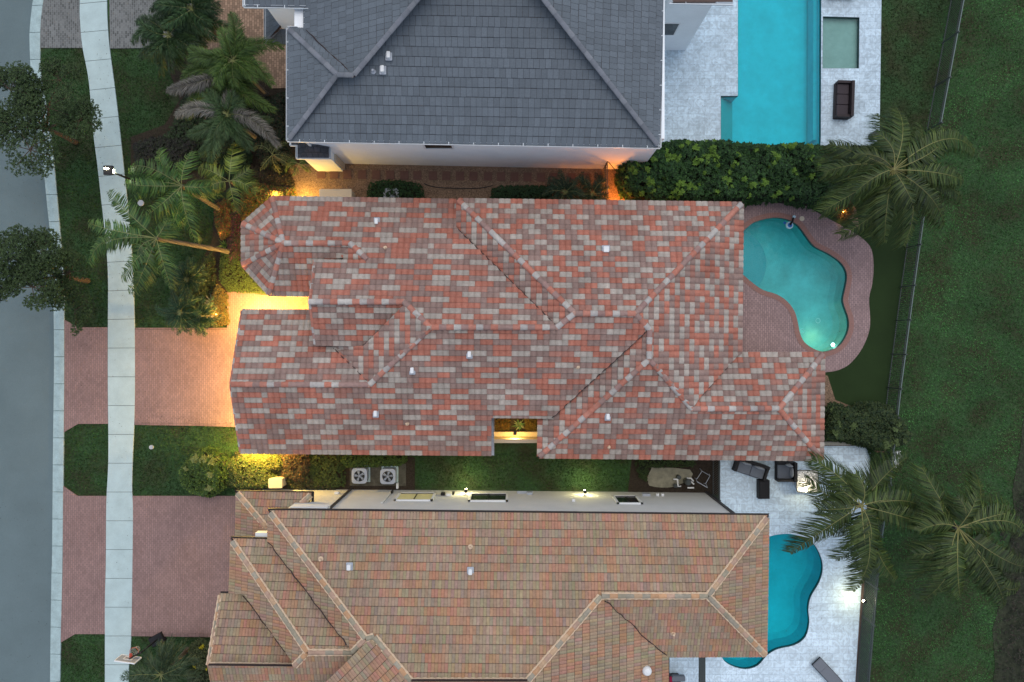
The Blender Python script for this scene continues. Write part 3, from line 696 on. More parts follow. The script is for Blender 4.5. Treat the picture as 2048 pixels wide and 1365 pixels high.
for nm, p, q in (('N',(541,1026),(730,1276)),('N',(733,1277),(748,1273)),('N',(749,1274),(822,1363)),('N',(824,1363),(1054,1363)),('N',(1056,1361),(1201,1193)),('N',(1203,1192),(1414,1192)),
    ('N',(1534,1036),(1417,1190)),('ES',(1530,1310),(1417,1194)),('BN',(465,1083),(614,1303)),('BN',(617,1305),(704,1305)),('W1',(706,1304),(730,1279)),('CN',(418,1331),(587,1333)),('BW',(589,1332),(614,1306)),
    ('AN',(475,987),(534,1056)),('AN',(622,990),(603,1008))):
    rl.caps(rg, nm, p, q, .115, .38, LC, wav=mo)
rl.caps(rg, 'CN', (440,1190), (416,1330), .06, .38, LC, h=.02, wav=mo)
rf_low = rl.build(rg, M['tile'], mo, M['mortar'])
wb = MB()
low_out = [(538,1023),(1537,1033),(1533,1312),(1334,1314),(1336,1500),(440,1500),(450,1330),(462,1200),(480,1090),(538,1085)]
wl = px2([(560,1023)], 0)
yw = (CY-978.6)/S
def wy(x): return (CY-(978.2+(x-560)*.0088))/S        # north wall face follows the survey line
WX0, WX1 = P(565,0).x, P(1411,0).x
WX0 = P(538,0,6.4).x+.42
yb = P(0,1079,6.2).y-.5; yc = P(0,1188,5.8).y-.5
poly = [(WX0, wy(625)), (WX1, wy(1411)), (WX1, P(0,1312,6.4).y+.6), (P(1334,0,6.4).x-.5, P(0,1312,6.4).y+.6), (P(1334,0,6.4).x-.5, -20), (P(432,0,5.6).x+.6, -20), (P(432,0,5.6).x+.6, yc), (P(460,0,6.0).x+.6, yc), (P(460,0,6.0).x+.6, yb), (WX0, yb)]
wb.prism(poly, 0, 5.5); wb.prism([(WX0, wy(625)), (WX1, wy(1411)), (WX1, P(0,1312,6.4).y+.6), (WX0, P(0,1312,6.4).y+.6)], 5.45, 6.32)
xa0, xa1 = P(473,0,3.3).x+.35, WX0+.02
wb.prism([(xa0, wy(530)+.0), (xa1, wy(625)), (xa1, P(0,1075,3.3).y), (xa0, P(0,1075,3.3).y)], 0, 3.2)
wb.build('wall', M['wallb'], HL)
b = MB(); b.prism(px2([(582,1013),(656,1013.5),(656,1020),(582,1019)], 6.0), 5.6, 6.1); b.build('trim', M['white'], HL); b = MB(); b.prism(px2([(510.5,1066),(535,1066),(535,1075.5),(510.5,1075.5)], 5.8), 5.4, 5.8); b.build('trim', M['white'], HL)
b = MB()
for q, z_ in (([(539,1023),(1536,1033),(1532,1312),(1334,1314),(1336,1500),(640,1500),(640,1200)], 6.3), ([(464,1080),(536,1080),(600,1180),(600,1187),(461,1187)], 5.9), ([(441,1190),(488,1190),(570,1300),(570,1500),(436,1500),(418,1331)], 5.5)):
    b.prism(offset(px2(q, z_), .06), z_-.09, z_-.05, bottom=True)
b.build('soffit', M['white'], HL)
g = MB(); gutter(g, [(536,1019.5),(1538,1030.5)], ZE, .11, brackets=False); gutter(g, [(462,1076),(536,1078)], 6.0, .11, brackets=False); gutter(g, [(441,1186.5),(463,1186.8)], 5.6, .11, brackets=False)
gutter(g, [(472,983),(626,985.5)], 3.3, .09, brackets=False); gutter(g, [(626,985.5),(625,1006)], 3.3, .09, brackets=False); gutter(g, [(1336.5,1315),(1336.5,1420)], ZE, .09, brackets=False); g.build('gutter', M['gutterd'], HL)
def wall_pt(x, z, out=0.0): return Vector((x, wy(CX+x*S)+out, z))
# downspouts
for px in (703,):
    x = P(px, 0).x; b = MB(); b.box((x, wy(px)+.06, 3.1), (.11, .09, 6.2)); b.build('downspout', M['gutterd'], HL)
b = MB(); b.box((WX1+.02, wy(1411)+.04, 3.1), (.13, .11, 6.2)); b.build('downspout', M['gutterd'], HL)
x = P(786, 0).x; b = MB(); b.box((x, wy(786)+.05, 2.0), (.12, .06, 3.2)); b.build('pipe_cover', M['wallb'], HL)
def win(px0, px1, z0, z1, pane, name='window', lab=None):
    # px0..px1 measured at sill height on the wall face
    k = 1 - ((z0+z1)/2)/HC; x0, x1 = (px0-CX)/S*k, (px1-CX)/S*k; xm = (x0+x1)/2; y = wy(CX+xm*S); w_ = x1-x0; zm = (z0+z1)/2
    f = MB()
    for (cx, cz, dx, dz) in ((x0+.06, zm, .12, z1-z0), (x1-.06, zm, .12, z1-z0), (xm, z0+.06, w_, .12), (xm, z1-.06, w_, .12)): f.box((cx, y+.03, cz), (dx, .1, dz))
    fo = f.build('window', M['white'], HL)
    g = MB(); g.box((xm, y+.01, zm), (w_-.24, .04, z1-z0-.24)); g.build('pane', pane, fo)
    g = MB(); g.box((xm, y+.04, zm), (.05, .05, z1-z0-.24)); g.box((xm, y+.04, z0+.14), (w_-.24, .04, .04)); g.box((xm, y+.04, z1-.14), (w_-.24, .04, .04)); g.build('mullion', M['black'], fo)
win(793, 869, 1.0, 2.9, M['blind']); win(938, 1016, 1.0, 2.9, M['glass']); win(1229, 1280, 1.3, 3.2, M['glass'])

# ---------------- the upper (two-storey, grey) house
HT = thing('house', P(950, 100), 'two-storey white house with a dark grey slate tile roof at the top', 'house')
rt = Roof(HT, 'top'); F = rt.facet; ZT = 6.6
F('S', (576,281), (1318,294), ZT, [(576,281),(1318,294),(1088,0),(966,-155),(836,0),(708.5,152),(675,151)])
F('W', (576,57), (576,281), ZT, [(576,57),(675,151),(576,281)], pitch=.55)
F('WN', (576,57), (610,57.5), ZT, [(576,57),(610,57.5),(700,146),(708,152),(675,151)], pitch=.57)
F('WM', (608,0), (608,57), 6.7, [(610,57.5),(700,146),(708.5,152),(836,0),(966,-155),(608,-155)], pitch=.505)
F('E', (1326,0), (1318,294), ZT, [(1318,294),(1088,0),(966,-155),(1330,-155)], pitch=.51)
F('U', (490,11.5), (651,14), ZT+.2, [(490,11.5),(651,14),(680,12),(686,4),(700,-10),(700,-120),(490,-120)])
F('P1', (531,87), (577,87), 3.6, [(531,87),(600,87),(600,58),(563,58),(553,62)], pitch=.9)
F('P2', (531,5), (531,87), 3.6, [(531,0),(531,87),(560,52),(560,0)], pitch=.9)
TC = [(.17,.185,.215), (.145,.16,.185), (.185,.20,.225)]
rg = []
for nm, p, q in (('W',(579,279),(674,152)),('W',(676,151),(707,152)),('WM',(709,151),(965,-153)),('W',(579,60),(674,150)),('E',(1315,291),(967,-153)),('P1',(533,85),(556,60))):
    rt.caps(rg, nm, p, q, .12, .43, TC, flat=.6, h=.10)
rt.build(rg, M['ridgeg'])
wb = MB()
def wyT(px): return (CY-(328+(px-678)*.0205))/S
X0, X1 = P(660, 0).x, P(1282, 0).x
poly = [(X0, wyT(660)), (X1, wyT(1282)), (X1, P(0,102,0).y), (P(1370,0).x, P(0,102,0).y), (P(1372,0).x, 27), (-11.85, 27), (-11.85, 16.1), (P(590,0,6.4).x, 16.1), (P(590,0,6.4).x, P(0,265,6).y), (X0, P(0,265,6).y)]
wb.prism(poly, 0, 6.5)
wb.build('wall', M['wallw'], HT)
b = MB(); b.prism(px2([(580,60),(1322,60),(1316,291),(580,279)], 6.6), 6.38, 6.43, bottom=True); b.prism(px2([(492,-100),(648,-100),(648,11),(492,9)], 6.7), 6.5, 6.55, bottom=True); b.build('soffit', M['white'], HT)
g = MB(); gutter(g, [(575,281.5),(1319.5,295)], ZT); gutter(g, [(575.5,57),(575.5,281)], ZT); gutter(g, [(1327,-150),(1319.5,295)], ZT); gutter(g, [(488.5,13),(651,15.5)], ZT+.2); gutter(g, [(488.5,-100),(488.5,13)], ZT+.2); gutter(g, [(575,56.5),(594,56.5)], ZT); gutter(g, [(530,0),(530,88)], 3.62, .08, brackets=False)
gutter(g, [(581,280),(581,291),(593,291)], 4.6, .08, brackets=False); gutter(g, [(593.5,291),(593.5,317),(660.5,317),(660.5,296)], 3.7, .08, brackets=False); g.build('gutter', M['gutterw'], HT)
# little roofs of the bay and chimney base at the corner
def slabroof(mb, poly, z, h=.35):
    o = px2(poly, z); c = np.mean(o, 0); vs = [(x, y, z) for x, y in o]+[(c[0]+(x-c[0])*.25, c[1]+(y-c[1])*.25, z+h) for x, y in o]; n = len(o)
    mb.add(vs, [(i, (i+1) % n, n+(i+1) % n, n+i) for i in range(n)]+[list(range(n, 2*n))]+[list(range(n))[::-1]])
b = MB(); slabroof(b, [(594,284),(660,284),(660,316.5),(594,316.5)], 3.7, .5); slabroof(b, [(582,270),(600,270),(600,290.5),(582,290.5)], 4.6, .3); b.build('bay_roof', mat('dark_slate_tile', (.06,.065,.075), .3, 8, .6, .6, pattern=brick(.3,.25,.015,(.4,.4,.4),0,.25)), HT)
b = MB(); b.prism(px2([(600,292),(655,292),(655,312),(600,312)], 3.6), 0, 3.6); b.build('bay_wall', M['wallw'], HT)
b = MB(); b.prism(px2([(640,300),(678,300),(678,329),(664,332),(648,332),(645,325),(637,322)], .5), 0, .7); b.prism(px2([(637,300),(672,300),(672,322),(637,322)], 2.2), 0, 2.2); b.build('chimney_base', M['wallm'], HT)
x = P(663,0).x
b = MB(); b.box((x-.05, wyT(660)+.0-.08, 3.2), (.1,.1,6.2)); b.build('downspout', M['gutterw'], HT)
def winT(px0, px1, z0, z1):
    k = 1-z0/HC; x0, x1 = (px0-CX)/S*k, (px1-CX)/S*k; xm = (x0+x1)/2; y = wyT(CX+xm*S); f = MB()
    for (cx, cz, dx, dz) in ((x0-.05, (z0+z1)/2, .1, z1-z0), (x1+.05, (z0+z1)/2, .1, z1-z0), (xm, z0-.05, x1-x0+.2, .1)): f.box((cx, y-.01, cz), (dx, .06, dz))
    fo = f.build('window', M['white'], HT); g_ = MB(); g_.box((xm, y-.0, (z0+z1)/2), (x1-x0, .03, z1-z0)); g_.build('pane', M['glass'], fo)
winT(852, 905, 3.9, 5.4)
b = MB(); y = P(0,102).y-.02; f = b.box((P(1331,0).x*.95, y, 3.0), (.9, .06, 1.5)); fo = b.build('window', M['white'], HT); b = MB(); b.box((P(1331,0).x*.95, y-.02, 3.0), (.75, .06, 1.35)); b.build('pane', M['glass'], fo)
b = MB(); b.prism(px2([(1346,-120),(1465,-120),(1465,5),(1346,5)], 6.4), 6.25, 6.45, bottom=True); b.build('rear_roof_edge', M['fascia'], HT)
g = MB(); gutter(g, [(1340,5.5),(1466,8)], 6.4); g.build('gutter', M['gutterw'], HT)

# ---------------- roof vents (parts of their houses)
def vent(H, rfo, nm, x, y, m, dx=.2, dy=.38, hz=.28, kind='box'):
    c = rfo.z(nm, x, y); b = MB()
    if kind == 'box':
        b.rbox((c.x, c.y, c.z+.12), (dx, dy, hz), .04); o = b.build('roof_vent', m, H)
        f = MB(); f.rbox((c.x, c.y, c.z+.065), (dx+.14, dy+.14, .03), .04); f.build('flashing', M['acwhite'], o)
    elif kind == 'pipe':
        b.tube([(c.x, c.y, c.z), (c.x, c.y, c.z+.24)], [.055, .055], 10); b.tube([(c.x, c.y, c.z+.03), (c.x, c.y, c.z+.09)], [.13, .07], 10); b.build('vent_pipe', m, H)
    else:
        b.tube([(c.x, c.y, c.z), (c.x, c.y, c.z+.18), (c.x, c.y, c.z+.26), (c.x, c.y, c.z+.3)], [.22, .22, .16, .03], 16); b.build('dome_vent', m, H)
for nm, x, y, dx in (('N',754,444,.17),('neN',1211.5,500,.28),('S',939,709,.17),('S',825,741,.17),('S',752,827,.17),('seS',1215,833,.17)): vent(HS, rf, nm, x, y, M['white'], dx, .30)
for nm, x, y in (('N',770.5,497),('S',1155,734),('S',814,847),('seS',1217,894)): vent(HS, rf, nm, x, y, M['mortar'], kind='pipe')
for nm, x, y in (('N',699.5,1133),('N',941,1142)): vent(HL, rl, nm, x, y, M['white'], .18, .26)
for nm, x, y in (('N',941,1094),('N',642,1118),('ES',1346,1267)): vent(HL, rl, nm, x, y, M['mortar'], kind='pipe')
vent(HL, rl, 'EN', 1293, 1340, M['white'], kind='dome')
for nm, x, y in (('S',778,113),('S',766,141)): vent(HT, rt, nm, x, y, M['white'], .17, .3)
vent(HT, rt, 'S', 747, 144, M['acwhite'], kind='pipe')

def valley(roof, rfname, pts, wob=.03):
    b = MB(); q = []
    for (nm, x, y) in pts: q.append(roof.z(nm, x, y))
    n = int((q[1]-q[0]).length/.3); L_ = [q[0].lerp(q[1], i/n)+Vector((rnd.uniform(-wob,wob), rnd.uniform(-wob,wob), .062)) for i in range(n+1)]
    b.tube(L_, [rnd.uniform(.014,.034) for _ in L_], 5); b.build('valley_flashing', M['under'], rfname)
_r = {h: [o for o in h.children if o.name.startswith('roof') and not o.name.startswith('roof_')][0] for h in (HS, HL, HT)}
for pts in ([('S',1290,666),('S',1103,837)], [('gN',668,697),('gN',735,762)], [('N',915,458),('N',1112,651)], [('beN',1474,712),('beN',1402,793)], [('sgS',727,691),('sgS',805,615)]): valley(rf, _r[HS], pts, .018)
for pts in ([('W1',537,1083),('W1',694,1289)], [('CN',488,1190),('CN',577,1312)], [('CS',744,1284),('CS',657,1363)], [('ES',1209,1200),('ES',1332,1311)]): valley(rl, _r[HL], pts, .05)
valley(rt, _r[HT], [('WM',612,60),('WM',700,146)])
# ------------------------------------------------------------------ vegetation
def jit(c, r, k=.15): s = r.uniform(1-k, 1+k); return tuple(x*s for x in c)
def frond(p0, p1, arch, ll, n=46, cols=((.07,.13,.03),(.10,.16,.04)), droop=.5, plume=False, seed=0, rc=(.22,.24,.09), wid=.028, sweep=.9, rr=.022, tipc=None):
    """one feather leaf from p0 to its tip p1: midrib plus separate leaflets"""
    r = random.Random(seed); mb = MB(); p0 = Vector(p0); p1 = Vector(p1); m = (p0+p1)/2 + Vector((0, 0, arch*1.0))
    side0 = (p1-p0).cross(Vector((0, 0, 1))); side0 = side0.normalized() if side0.length > 1e-3 else Vector((1, 0, 0))
    m += side0*r.uniform(-.34, .34)*(p1-p0).length; fk = r.uniform(.7, 1.25); rc = tuple(x*fk for x in rc)
    def B(t): return p0*(1-t)**2 + m*2*t*(1-t) + p1*t*t
    pts = [B(t) for t in np.linspace(0, 1, 12)]
    mb.tube(pts, [rr*(1-.85*i/11) for i in range(12)], 5, rc, caps=False)
    V = []; Fc = []; T = []; q = 0; base = cols[0]; alt = cols[1]; mixk = r.random()
    roll = r.uniform(-.5, .5)
    for i in range(n):
        t = .14+.86*(i+r.random()*.6)/n
        if t > 1: t = 1
        c = B(t); d = (B(min(t+.02, 1))-B(max(t-.02, 0)))
        d = d.normalized() if d.length > 1e-6 else side0; sd = d.cross(Vector((0, 0, 1)));
        sd = sd.normalized() if sd.length > .02 else side0; up = sd.cross(d)
        L_ = ll*(.35+.75*math.sin(math.pi*min(1, .12+t*.86))**.8)*r.uniform(.85, 1.1)
        angs = (r.uniform(-.15,.25), math.pi+r.uniform(-.25,.15)) if not plume else [r.uniform(-.5, math.pi+.5) for _ in range(4)]
        for a in angs:
            a += roll*.5
            if r.random() < .05 or (math.sin(i*.9+seed)*math.sin(i*.37+seed*2) > .72): continue
            a += .22*math.sin(i*.55+seed)
            o = (sd*math.cos(a)+up*math.sin(a)*(1.0 if plume else .55)); swp = sweep*r.uniform(.75, 1.25)*(.6+t)
            dr = droop*r.uniform(.6, 1.3)
            e1 = (o+d*swp*.6).normalized(); q1 = c+e1*L_*.5; q1.z -= dr*L_*.12
            e2 = (o+d*swp).normalized(); q2 = c+e2*L_; q2.z -= dr*L_*.55
            wv = d.cross(e1); wv = (d - e1*d.dot(e1)).normalized()*wid*(1.0 if not plume else .8)
            wz = Vector((0,0,wid*.35))
            k = r.random(); kk = fk*r.uniform(.55, 1.4); col = tuple((base[x]*(1-k)+alt[x]*k)*kk for x in range(3))
            if tipc and t > .75: col = tuple(col[x]*.5+tipc[x]*.5 for x in range(3))
            V += [tuple(c-wv*.5), tuple(c+wv*.5), tuple(q1+wv*.6+wz), tuple(q1-wv*.6-wz), tuple(q2)]
            Fc += [(q, q+1, q+2, q+3), (q+3, q+2, q+4)]; T += [col]*5; q += 5
    mb.add(V, Fc, np.array(T)); return mb
def palm(name, cx, cy, h, tips, label, base=None, ll=.5, n=44, cols=None, arch=.35, droop=.6, plume=False, trunk_r=.13, extra=0, er=1.6, tipdrop=.9, seed=1, group=None, sweep=.9, wid=.028, grey=(), cat='palm', shaft=None, rc=(.22,.24,.09), short=1.0):
    c = P(cx, cy, h); cols = cols or ((.05,.10,.025), (.10,.15,.04))
    bx = Vector((base[0], base[1], 0)) if base is not None else Vector((c.x*.995, c.y*.995, 0))
    root = thing(name, bx, label, cat, group); r = random.Random(seed)
    t = MB(); k = bx.lerp(c, .5); k.x += r.uniform(-.1, .1)
    pts = [bx.lerp(k, s).lerp(k.lerp(c, s), s) for s in np.linspace(0, 1, 9)]
    t.tube(pts, [trunk_r*1.35]+[trunk_r*(1-.25*i/8) for i in range(1, 9)], 10); t.build('trunk', M['palmbark'], root)
    if shaft: s_ = MB(); s_.tube([c-Vector((0,0,.9)), c-Vector((0,0,.4)), c], [trunk_r*.8, trunk_r*1.0, trunk_r*.5], 8, shaft); s_.build('crownshaft', M['palmleaf'], root)
    for i, tp in enumerate(tips):
        zt = h - tipdrop*r.uniform(.5, 1.3) if len(tp) < 3 else tp[2]
        e = P(tp[0], tp[1], zt); L_ = (e-c).length
        cc = cols
        if i in grey: cc = ((.16,.155,.135), (.27,.255,.225))
        f = frond(c, e, arch*L_*r.uniform(.7, 1.3), ll, int(n*L_/2.2), cc, droop, plume, seed*100+i, rc, wid, sweep); f.build('frond', M['palmleaf'], root)
    for i in range(extra):
        a = 2*math.pi*(i+r.random()*.7)/max(1, extra); L_ = er*r.uniform(.6, 1.0); e = c+Vector((math.cos(a)*L_, math.sin(a)*L_, r.uniform(-.9, .7)*L_*.6))
        f = frond(c, e, arch*L_*r.uniform(.5, 1.2), ll*.9, int(n*L_/2.2), cols, droop, plume, seed*100+60+i, rc, wid, sweep); f.build('frond', M['palmleaf'], root)
    return root
TALL = dict(ll=.62, n=36, droop=1.2, sweep=.8, wid=.042, extra=2, er=1.5, arch=.5)
DG = ((.025,.065,.025), (.065,.12,.045)); FX = ((.035,.085,.02), (.12,.19,.04)); CO = ((.018,.046,.011), (.080,.112,.024)); YG = ((.12,.16,.03), (.22,.23,.05))
p7b = P(458, 501, 0); p5b = P(441, 421, 0)
palm('palm_tree', 313, 477, 6.6, [(217,383),(176,444),(178,528),(256,583),(344,581),(243,560),(352,455),(190,505),(300,545),(265,590),(310,520)],
     'tall leaning palm with its crown over the front pavement', base=(P(462,504,0).x, P(462,504,0).y), cols=((.022,.080,.020),(.10,.17,.04)), trunk_r=.14, seed=3, shaft=(.10,.12,.06), **TALL)
palm('palm_tree', 363, 372, 5.0, [(320,297),(386,303),(256,343),(249,365),(283,438),(343,455),(392,484),(441,386),(442,372),(270,395),(328,442)],
     'green palm with broad arched fronds beside the street lamp', base=(P(444,422,0).x, P(444,422,0).y), cols=((.025,.090,.020),(.115,.20,.04)), trunk_r=.13, seed=4, shaft=(.10,.12,.06), **TALL)
palm('palm_tree', 458, 363, 4.0, [(470,284),(396,340),(515,368),(472,425),(400,388),(512,385)],
     'small yellow-green palm between the street-lamp palm and the red tiled house', base=(P(490,380,0).x, P(490,380,0).y), cols=((.05,.11,.022),(.18,.22,.04)), trunk_r=.09, seed=5, **TALL)
FOX = dict(ll=.56, n=100, droop=.7, sweep=.8, wid=.030, plume=True, arch=.45, extra=7, er=1.6)
palm('foxtail_palm', 466, 122, 5.2, [(460,28),(380,96),(376,118),(566,95),(545,170),(408,142),(505,80),(440,60),(430,150),(500,150)],
     'bushy bright green palm nearest the grey house corner, over the tan paving', cols=FX, seed=6, **FOX)
palm('foxtail_palm', 448, 150, 4.4, [(335,182),(365,160),(548,220),(515,205),(398,200),(440,215),(375,235),(500,120)],
     'plume-fronded palm just below the brightest bushy one in the front bed', cols=FX, seed=7, grey=(0,), **FOX)
palm('foxtail_palm', 455, 230, 4.6, [(352,232),(376,268),(492,292),(556,292),(472,172),(422,332),(540,238),(500,300),(408,170),(400,310),(440,285)],
     'bushy palm with several dry grey fronds in the front bed', cols=((.04,.09,.035),(.10,.16,.06)), seed=8, grey=(0,3,4), **FOX)
palm('palm_tree', 384, 18, 4.2, [(300,22),(330,-30),(442,18),(430,60),(470,60),(398,-45),(360,70),(300,50)], 'dark dense palm at the top edge above the grey driveway', cols=DG, seed=9, plume=True, ll=.52, n=85, droop=.9, extra=18, er=2.0, wid=.034)
palm('palm_tree', 338, 72, 3.8, [(264,85),(272,45),(322,150),(392,118),(432,78),(298,125),(350,20),(375,145)], 'dark dense palm overhanging the corner of the grey paver driveway', cols=DG, seed=10, plume=True, ll=.52, n=85, droop=.9, extra=18, er=2.0, wid=.034)
palm('palm_tree', 545, 310, 1.8, [(505,300),(520,340),(560,345),(590,320),(575,285),(530,280),(600,345)], 'low drooping palm at the corner of the white house under its bay roof', cols=((.06,.09,.03),(.12,.13,.05)), seed=11, ll=.3, n=30, wid=.03, trunk_r=.08)
palm('palm_tree', 597, 328, 1.4, [(570,345),(585,350),(622,345),(615,315),(575,320)], 'tiny palm beside the chimney base of the white house', cols=FX, seed=12, ll=.25, n=30, wid=.03, trunk_r=.06)
PYG = dict(ll=.32, n=62, droop=.5, sweep=.8, wid=.024, plume=True, extra=20, er=1.3, arch=.35, trunk_r=.08)
palm('dwarf_palm', 374, 560, 2.0, [(350,530),(385,515)], 'dark feathery dwarf palm, uppermost of the three beside the driveway entrance', cols=((.018,.055,.022),(.045,.10,.045)), seed=13, **PYG)
palm('dwarf_palm', 360, 625, 2.4, [(312,610),(335,655)], 'dark feathery dwarf palm at the pavement side of the driveway entrance', cols=((.018,.055,.022),(.045,.10,.045)), seed=14, **PYG)
palm('dwarf_palm', 400, 632, 1.9, [(395,672),(420,650)], 'dark feathery dwarf palm overhanging the red driveway paving', cols=((.02,.055,.022),(.05,.10,.04)), seed=15, **PYG)
palm('dwarf_palm', 1130, 385, 1.7, [(1098,360),(1120,340),(1165,345)], 'wispy dwarf palm left of the other in the gravel side yard', cols=((.02,.05,.025),(.05,.09,.05)), seed=16, **PYG)
palm('dwarf_palm', 1185, 388, 1.5, [(1205,350),(1170,400),(1215,375)], 'wispy dwarf palm next to the side gate in the gravel yard', cols=((.02,.05,.025),(.05,.09,.05)), seed=17, **PYG)
COC = dict(ll=.95, n=60, droop=1.6, sweep=.9, wid=.038, arch=.34, tipdrop=2.0, rc=(.24,.23,.08))
palm('coconut_palm', 1787, 340, 7.0, [(1793,216),(1752,228),(1888,255),(1950,306),(1928,362),(1924,400),(1888,452),(1807,492),(1769,486),(1743,474),(1683,470),(1641,425),(1645,312),(1658,288),(1668,385),(1840,250),(1648,345)],
     'large coconut palm at the end of the big hedge behind the teal pool', base=(P(1770,380).x, P(1770,380).y), cols=CO, trunk_r=.17, seed=20, extra=8, er=2.3, **COC)
palm('coconut_palm', 1722, 1012, 6.5, [(1580,1106),(1622,918),(1610,962),(1686,948),(1816,915),(1671,1120),(1705,1182),(1792,1160),(1736,1146),(1870,1060),(1664,1068),(1760,960),(1845,1020)],
     'coconut palm over the pale stone patio by the fire table', base=(P(1650,1000).x+.9, P(1650,1000).y), cols=CO, trunk_r=.17, seed=21, extra=6, er=2.0, **COC)
palm('coconut_palm', 1916, 1056, 7.6, [(1843,935),(1952,948),(2046,1068),(1846,1200),(1921,1196),(2008,1215),(2041,1172),(1822,1162),(2030,1030),(1842,1035),(2060,1130),(1985,1190),(1880,1120)],
     'coconut palm over the lawn with its long leaning trunk showing behind the patio', base=(P(1742,984).x, P(1742,984).y), cols=CO, trunk_r=.16, seed=22, extra=9, er=2.3, **COC)
palm('palm_tree', 322, 1350, 3.0, [(374,1281),(316,1284),(243,1358),(395,1320),(290,1300),(265,1330),(345,1275),(400,1350),(280,1390),(370,1400)], 'dark bushy palm at the bottom edge beside the basketball hoop', cols=((.03,.07,.03),(.08,.12,.06)), seed=23, plume=True, ll=.5, n=46, droop=.6, extra=6, er=1.8, wid=.03)
# silver agave
def rosette(name, cx, cy, r0, n, cols, label, h=.35, base_z=0, cat='plant', wd=.06, group=None):
    c = P(cx, cy, base_z); b = MB(); r = random.Random(cx)
    for i in range(n):
        a = i*2.399; el = .25+1.1*(i/n); L_ = r0*(1-.35*i/n)*r.uniform(.85, 1.1); d = Vector((math.cos(a)*math.cos(el), math.sin(a)*math.cos(el), math.sin(el)))
        s_ = Vector((-math.sin(a), math.cos(a), 0)); col = jit(cols[i % len(cols)], r); b0 = c+Vector((0,0,.08)); m = b0+d*L_*.55; e = b0+d*L_-Vector((0,0,L_*.15))
        b.add([tuple(b0-s_*wd*.5), tuple(b0+s_*wd*.5), tuple(m+s_*wd*.5-Vector((0,0,.0))), tuple(m-s_*wd*.5), tuple(e), tuple(m-Vector((0,0,.02)))], [(0,1,2,5),(0,5,3),(5,2,4),(3,5,4)], col)
    return b.build(name, M['leaf'], label=label, cat=cat, group=group)
rosette('agave', 429, 608, .85, 34, [(.22,.24,.22),(.30,.31,.27)], 'spiky silvery agave beside the lit driveway edge')
rosette('agave', 1038, 850, .5, 26, [(.10,.22,.10),(.30,.36,.22)], 'spiky variegated agave growing in the lit courtyard')
rosette('bromeliad', 452, 492, .55, 20, [(.22,.30,.06),(.12,.2,.05)], 'bright lime bromeliad at the foot of the leaning palm')
rosette('bromeliad', 470, 470, .45, 20, [(.20,.03,.07),(.10,.05,.05)], 'dark red bromeliad against the turret of the red tiled house')
def leaves(mb, poly_or_ell, n, h0, h1, size, cols, seed=1, upright=.5, clump=None, young=None, yfrac=.0, shape='poly', top=None, clus=6):
    """clusters of leaf-sized faces through the volume of a bush or tree crown"""
    r = np.random.default_rng(seed)
    if shape == 'poly':
        poly = np.array(poly_or_ell); lo, hi = poly.min(0), poly.max(0); pts = []
        while len(pts) < n:
            q = r.uniform(lo, hi, (n*2, 2)); q = q[inside(poly, q[:,0], q[:,1])]; pts += q.tolist()
        X = np.array(pts[:n])
        # lower towards the outline
        d = np.full(n, 9.0)
        for i in range(len(poly)):
            p, e = poly[i], poly[(i+1) % len(poly)]-poly[i]; t = np.clip(((X-p)@e)/max(e.dot(e), 1e-9), 0, 1); d = np.minimum(d, np.linalg.norm(X-(p+t[:,None]*e), axis=1))
        prof = np.minimum(1, .35+d/.5)
        if clump: prof *= 1 - clump*(.5+.5*np.sin(X[:,0]*2.1+seed)*np.sin(X[:,1]*2.7+X[:,0]+seed*2))
        zz = h0+(h1-h0)*prof*(1-(r.random(n)**2)*.75); C = np.column_stack([X, zz]); out = np.zeros((n, 3)); out[:,2] = 1
    else:
        cx, cy, cz, rx, ry, rz = poly_or_ell; v = r.normal(size=(n, 3)); v /= np.linalg.norm(v, axis=1)[:,None]; rad = r.random(n)**(.35)
        lump = 1+(clump or .0)*np.sin(v[:,0]*5+seed)*np.sin(v[:,1]*4+seed*3)*np.cos(v[:,2]*4)
        C = np.column_stack([cx+v[:,0]*rad*rx*lump, cy+v[:,1]*rad*ry*lump, cz+v[:,2]*rad*rz*lump]); out = v; C[:,2] = np.maximum(C[:,2], .05)
        prof = (C[:,2]-cz)/rz
    cols = np.array(cols)
    V = np.zeros((n, clus, 4, 3)); T = np.zeros((n, clus, 4, 3))
    yy = r.random(n) < yfrac
    if shape == 'poly' and yfrac > 0:
        k_ = max(3, int(n*yfrac/14)); ce = C[r.integers(0, n, k_), :2]; dm = np.full(n, 9.0); rad_ = r.uniform(.08, .19, k_)
        for q_, r_2 in zip(ce, rad_): dm = np.minimum(dm, np.linalg.norm(C[:,:2]-q_, axis=1)/r_2)
        yy = (dm < 1) & (C[:,2] > h0+(h1-h0)*.5); C[yy,2] += .10
    for k in range(clus):
        a = 2*np.pi*(k+r.random(n)*.5)/clus; el = r.uniform(-.2, .75, n)+upright*.3; L_ = size*r.uniform(.7, 1.3, n); W_ = L_*.5
        d = np.column_stack([np.cos(a)*np.cos(el), np.sin(a)*np.cos(el), np.sin(el)]); s_ = np.column_stack([-np.sin(a), np.cos(a), np.zeros(n)])
        b0 = C + out*.0; m = b0 + d*(L_*.5)[:,None]
        V[:,k,0] = b0; V[:,k,1] = m+s_*(W_*.5)[:,None]; V[:,k,2] = b0+d*L_[:,None]-np.array((0,0,1))*(L_*.25)[:,None]; V[:,k,3] = m-s_*(W_*.5)[:,None]
        c = cols[r.integers(0, len(cols), n)]*r.uniform(.7, 1.3, (n, 1))
        if young is not None: c = np.where(yy[:,None], np.array(young)*r.uniform(.8, 1.25, (n, 1)), c)
        T[:,k] = c[:,None]
    F_ = np.arange(n*clus*4).reshape(-1, 4); mb.add(V.reshape(-1, 3), F_, T.reshape(-1, 3))
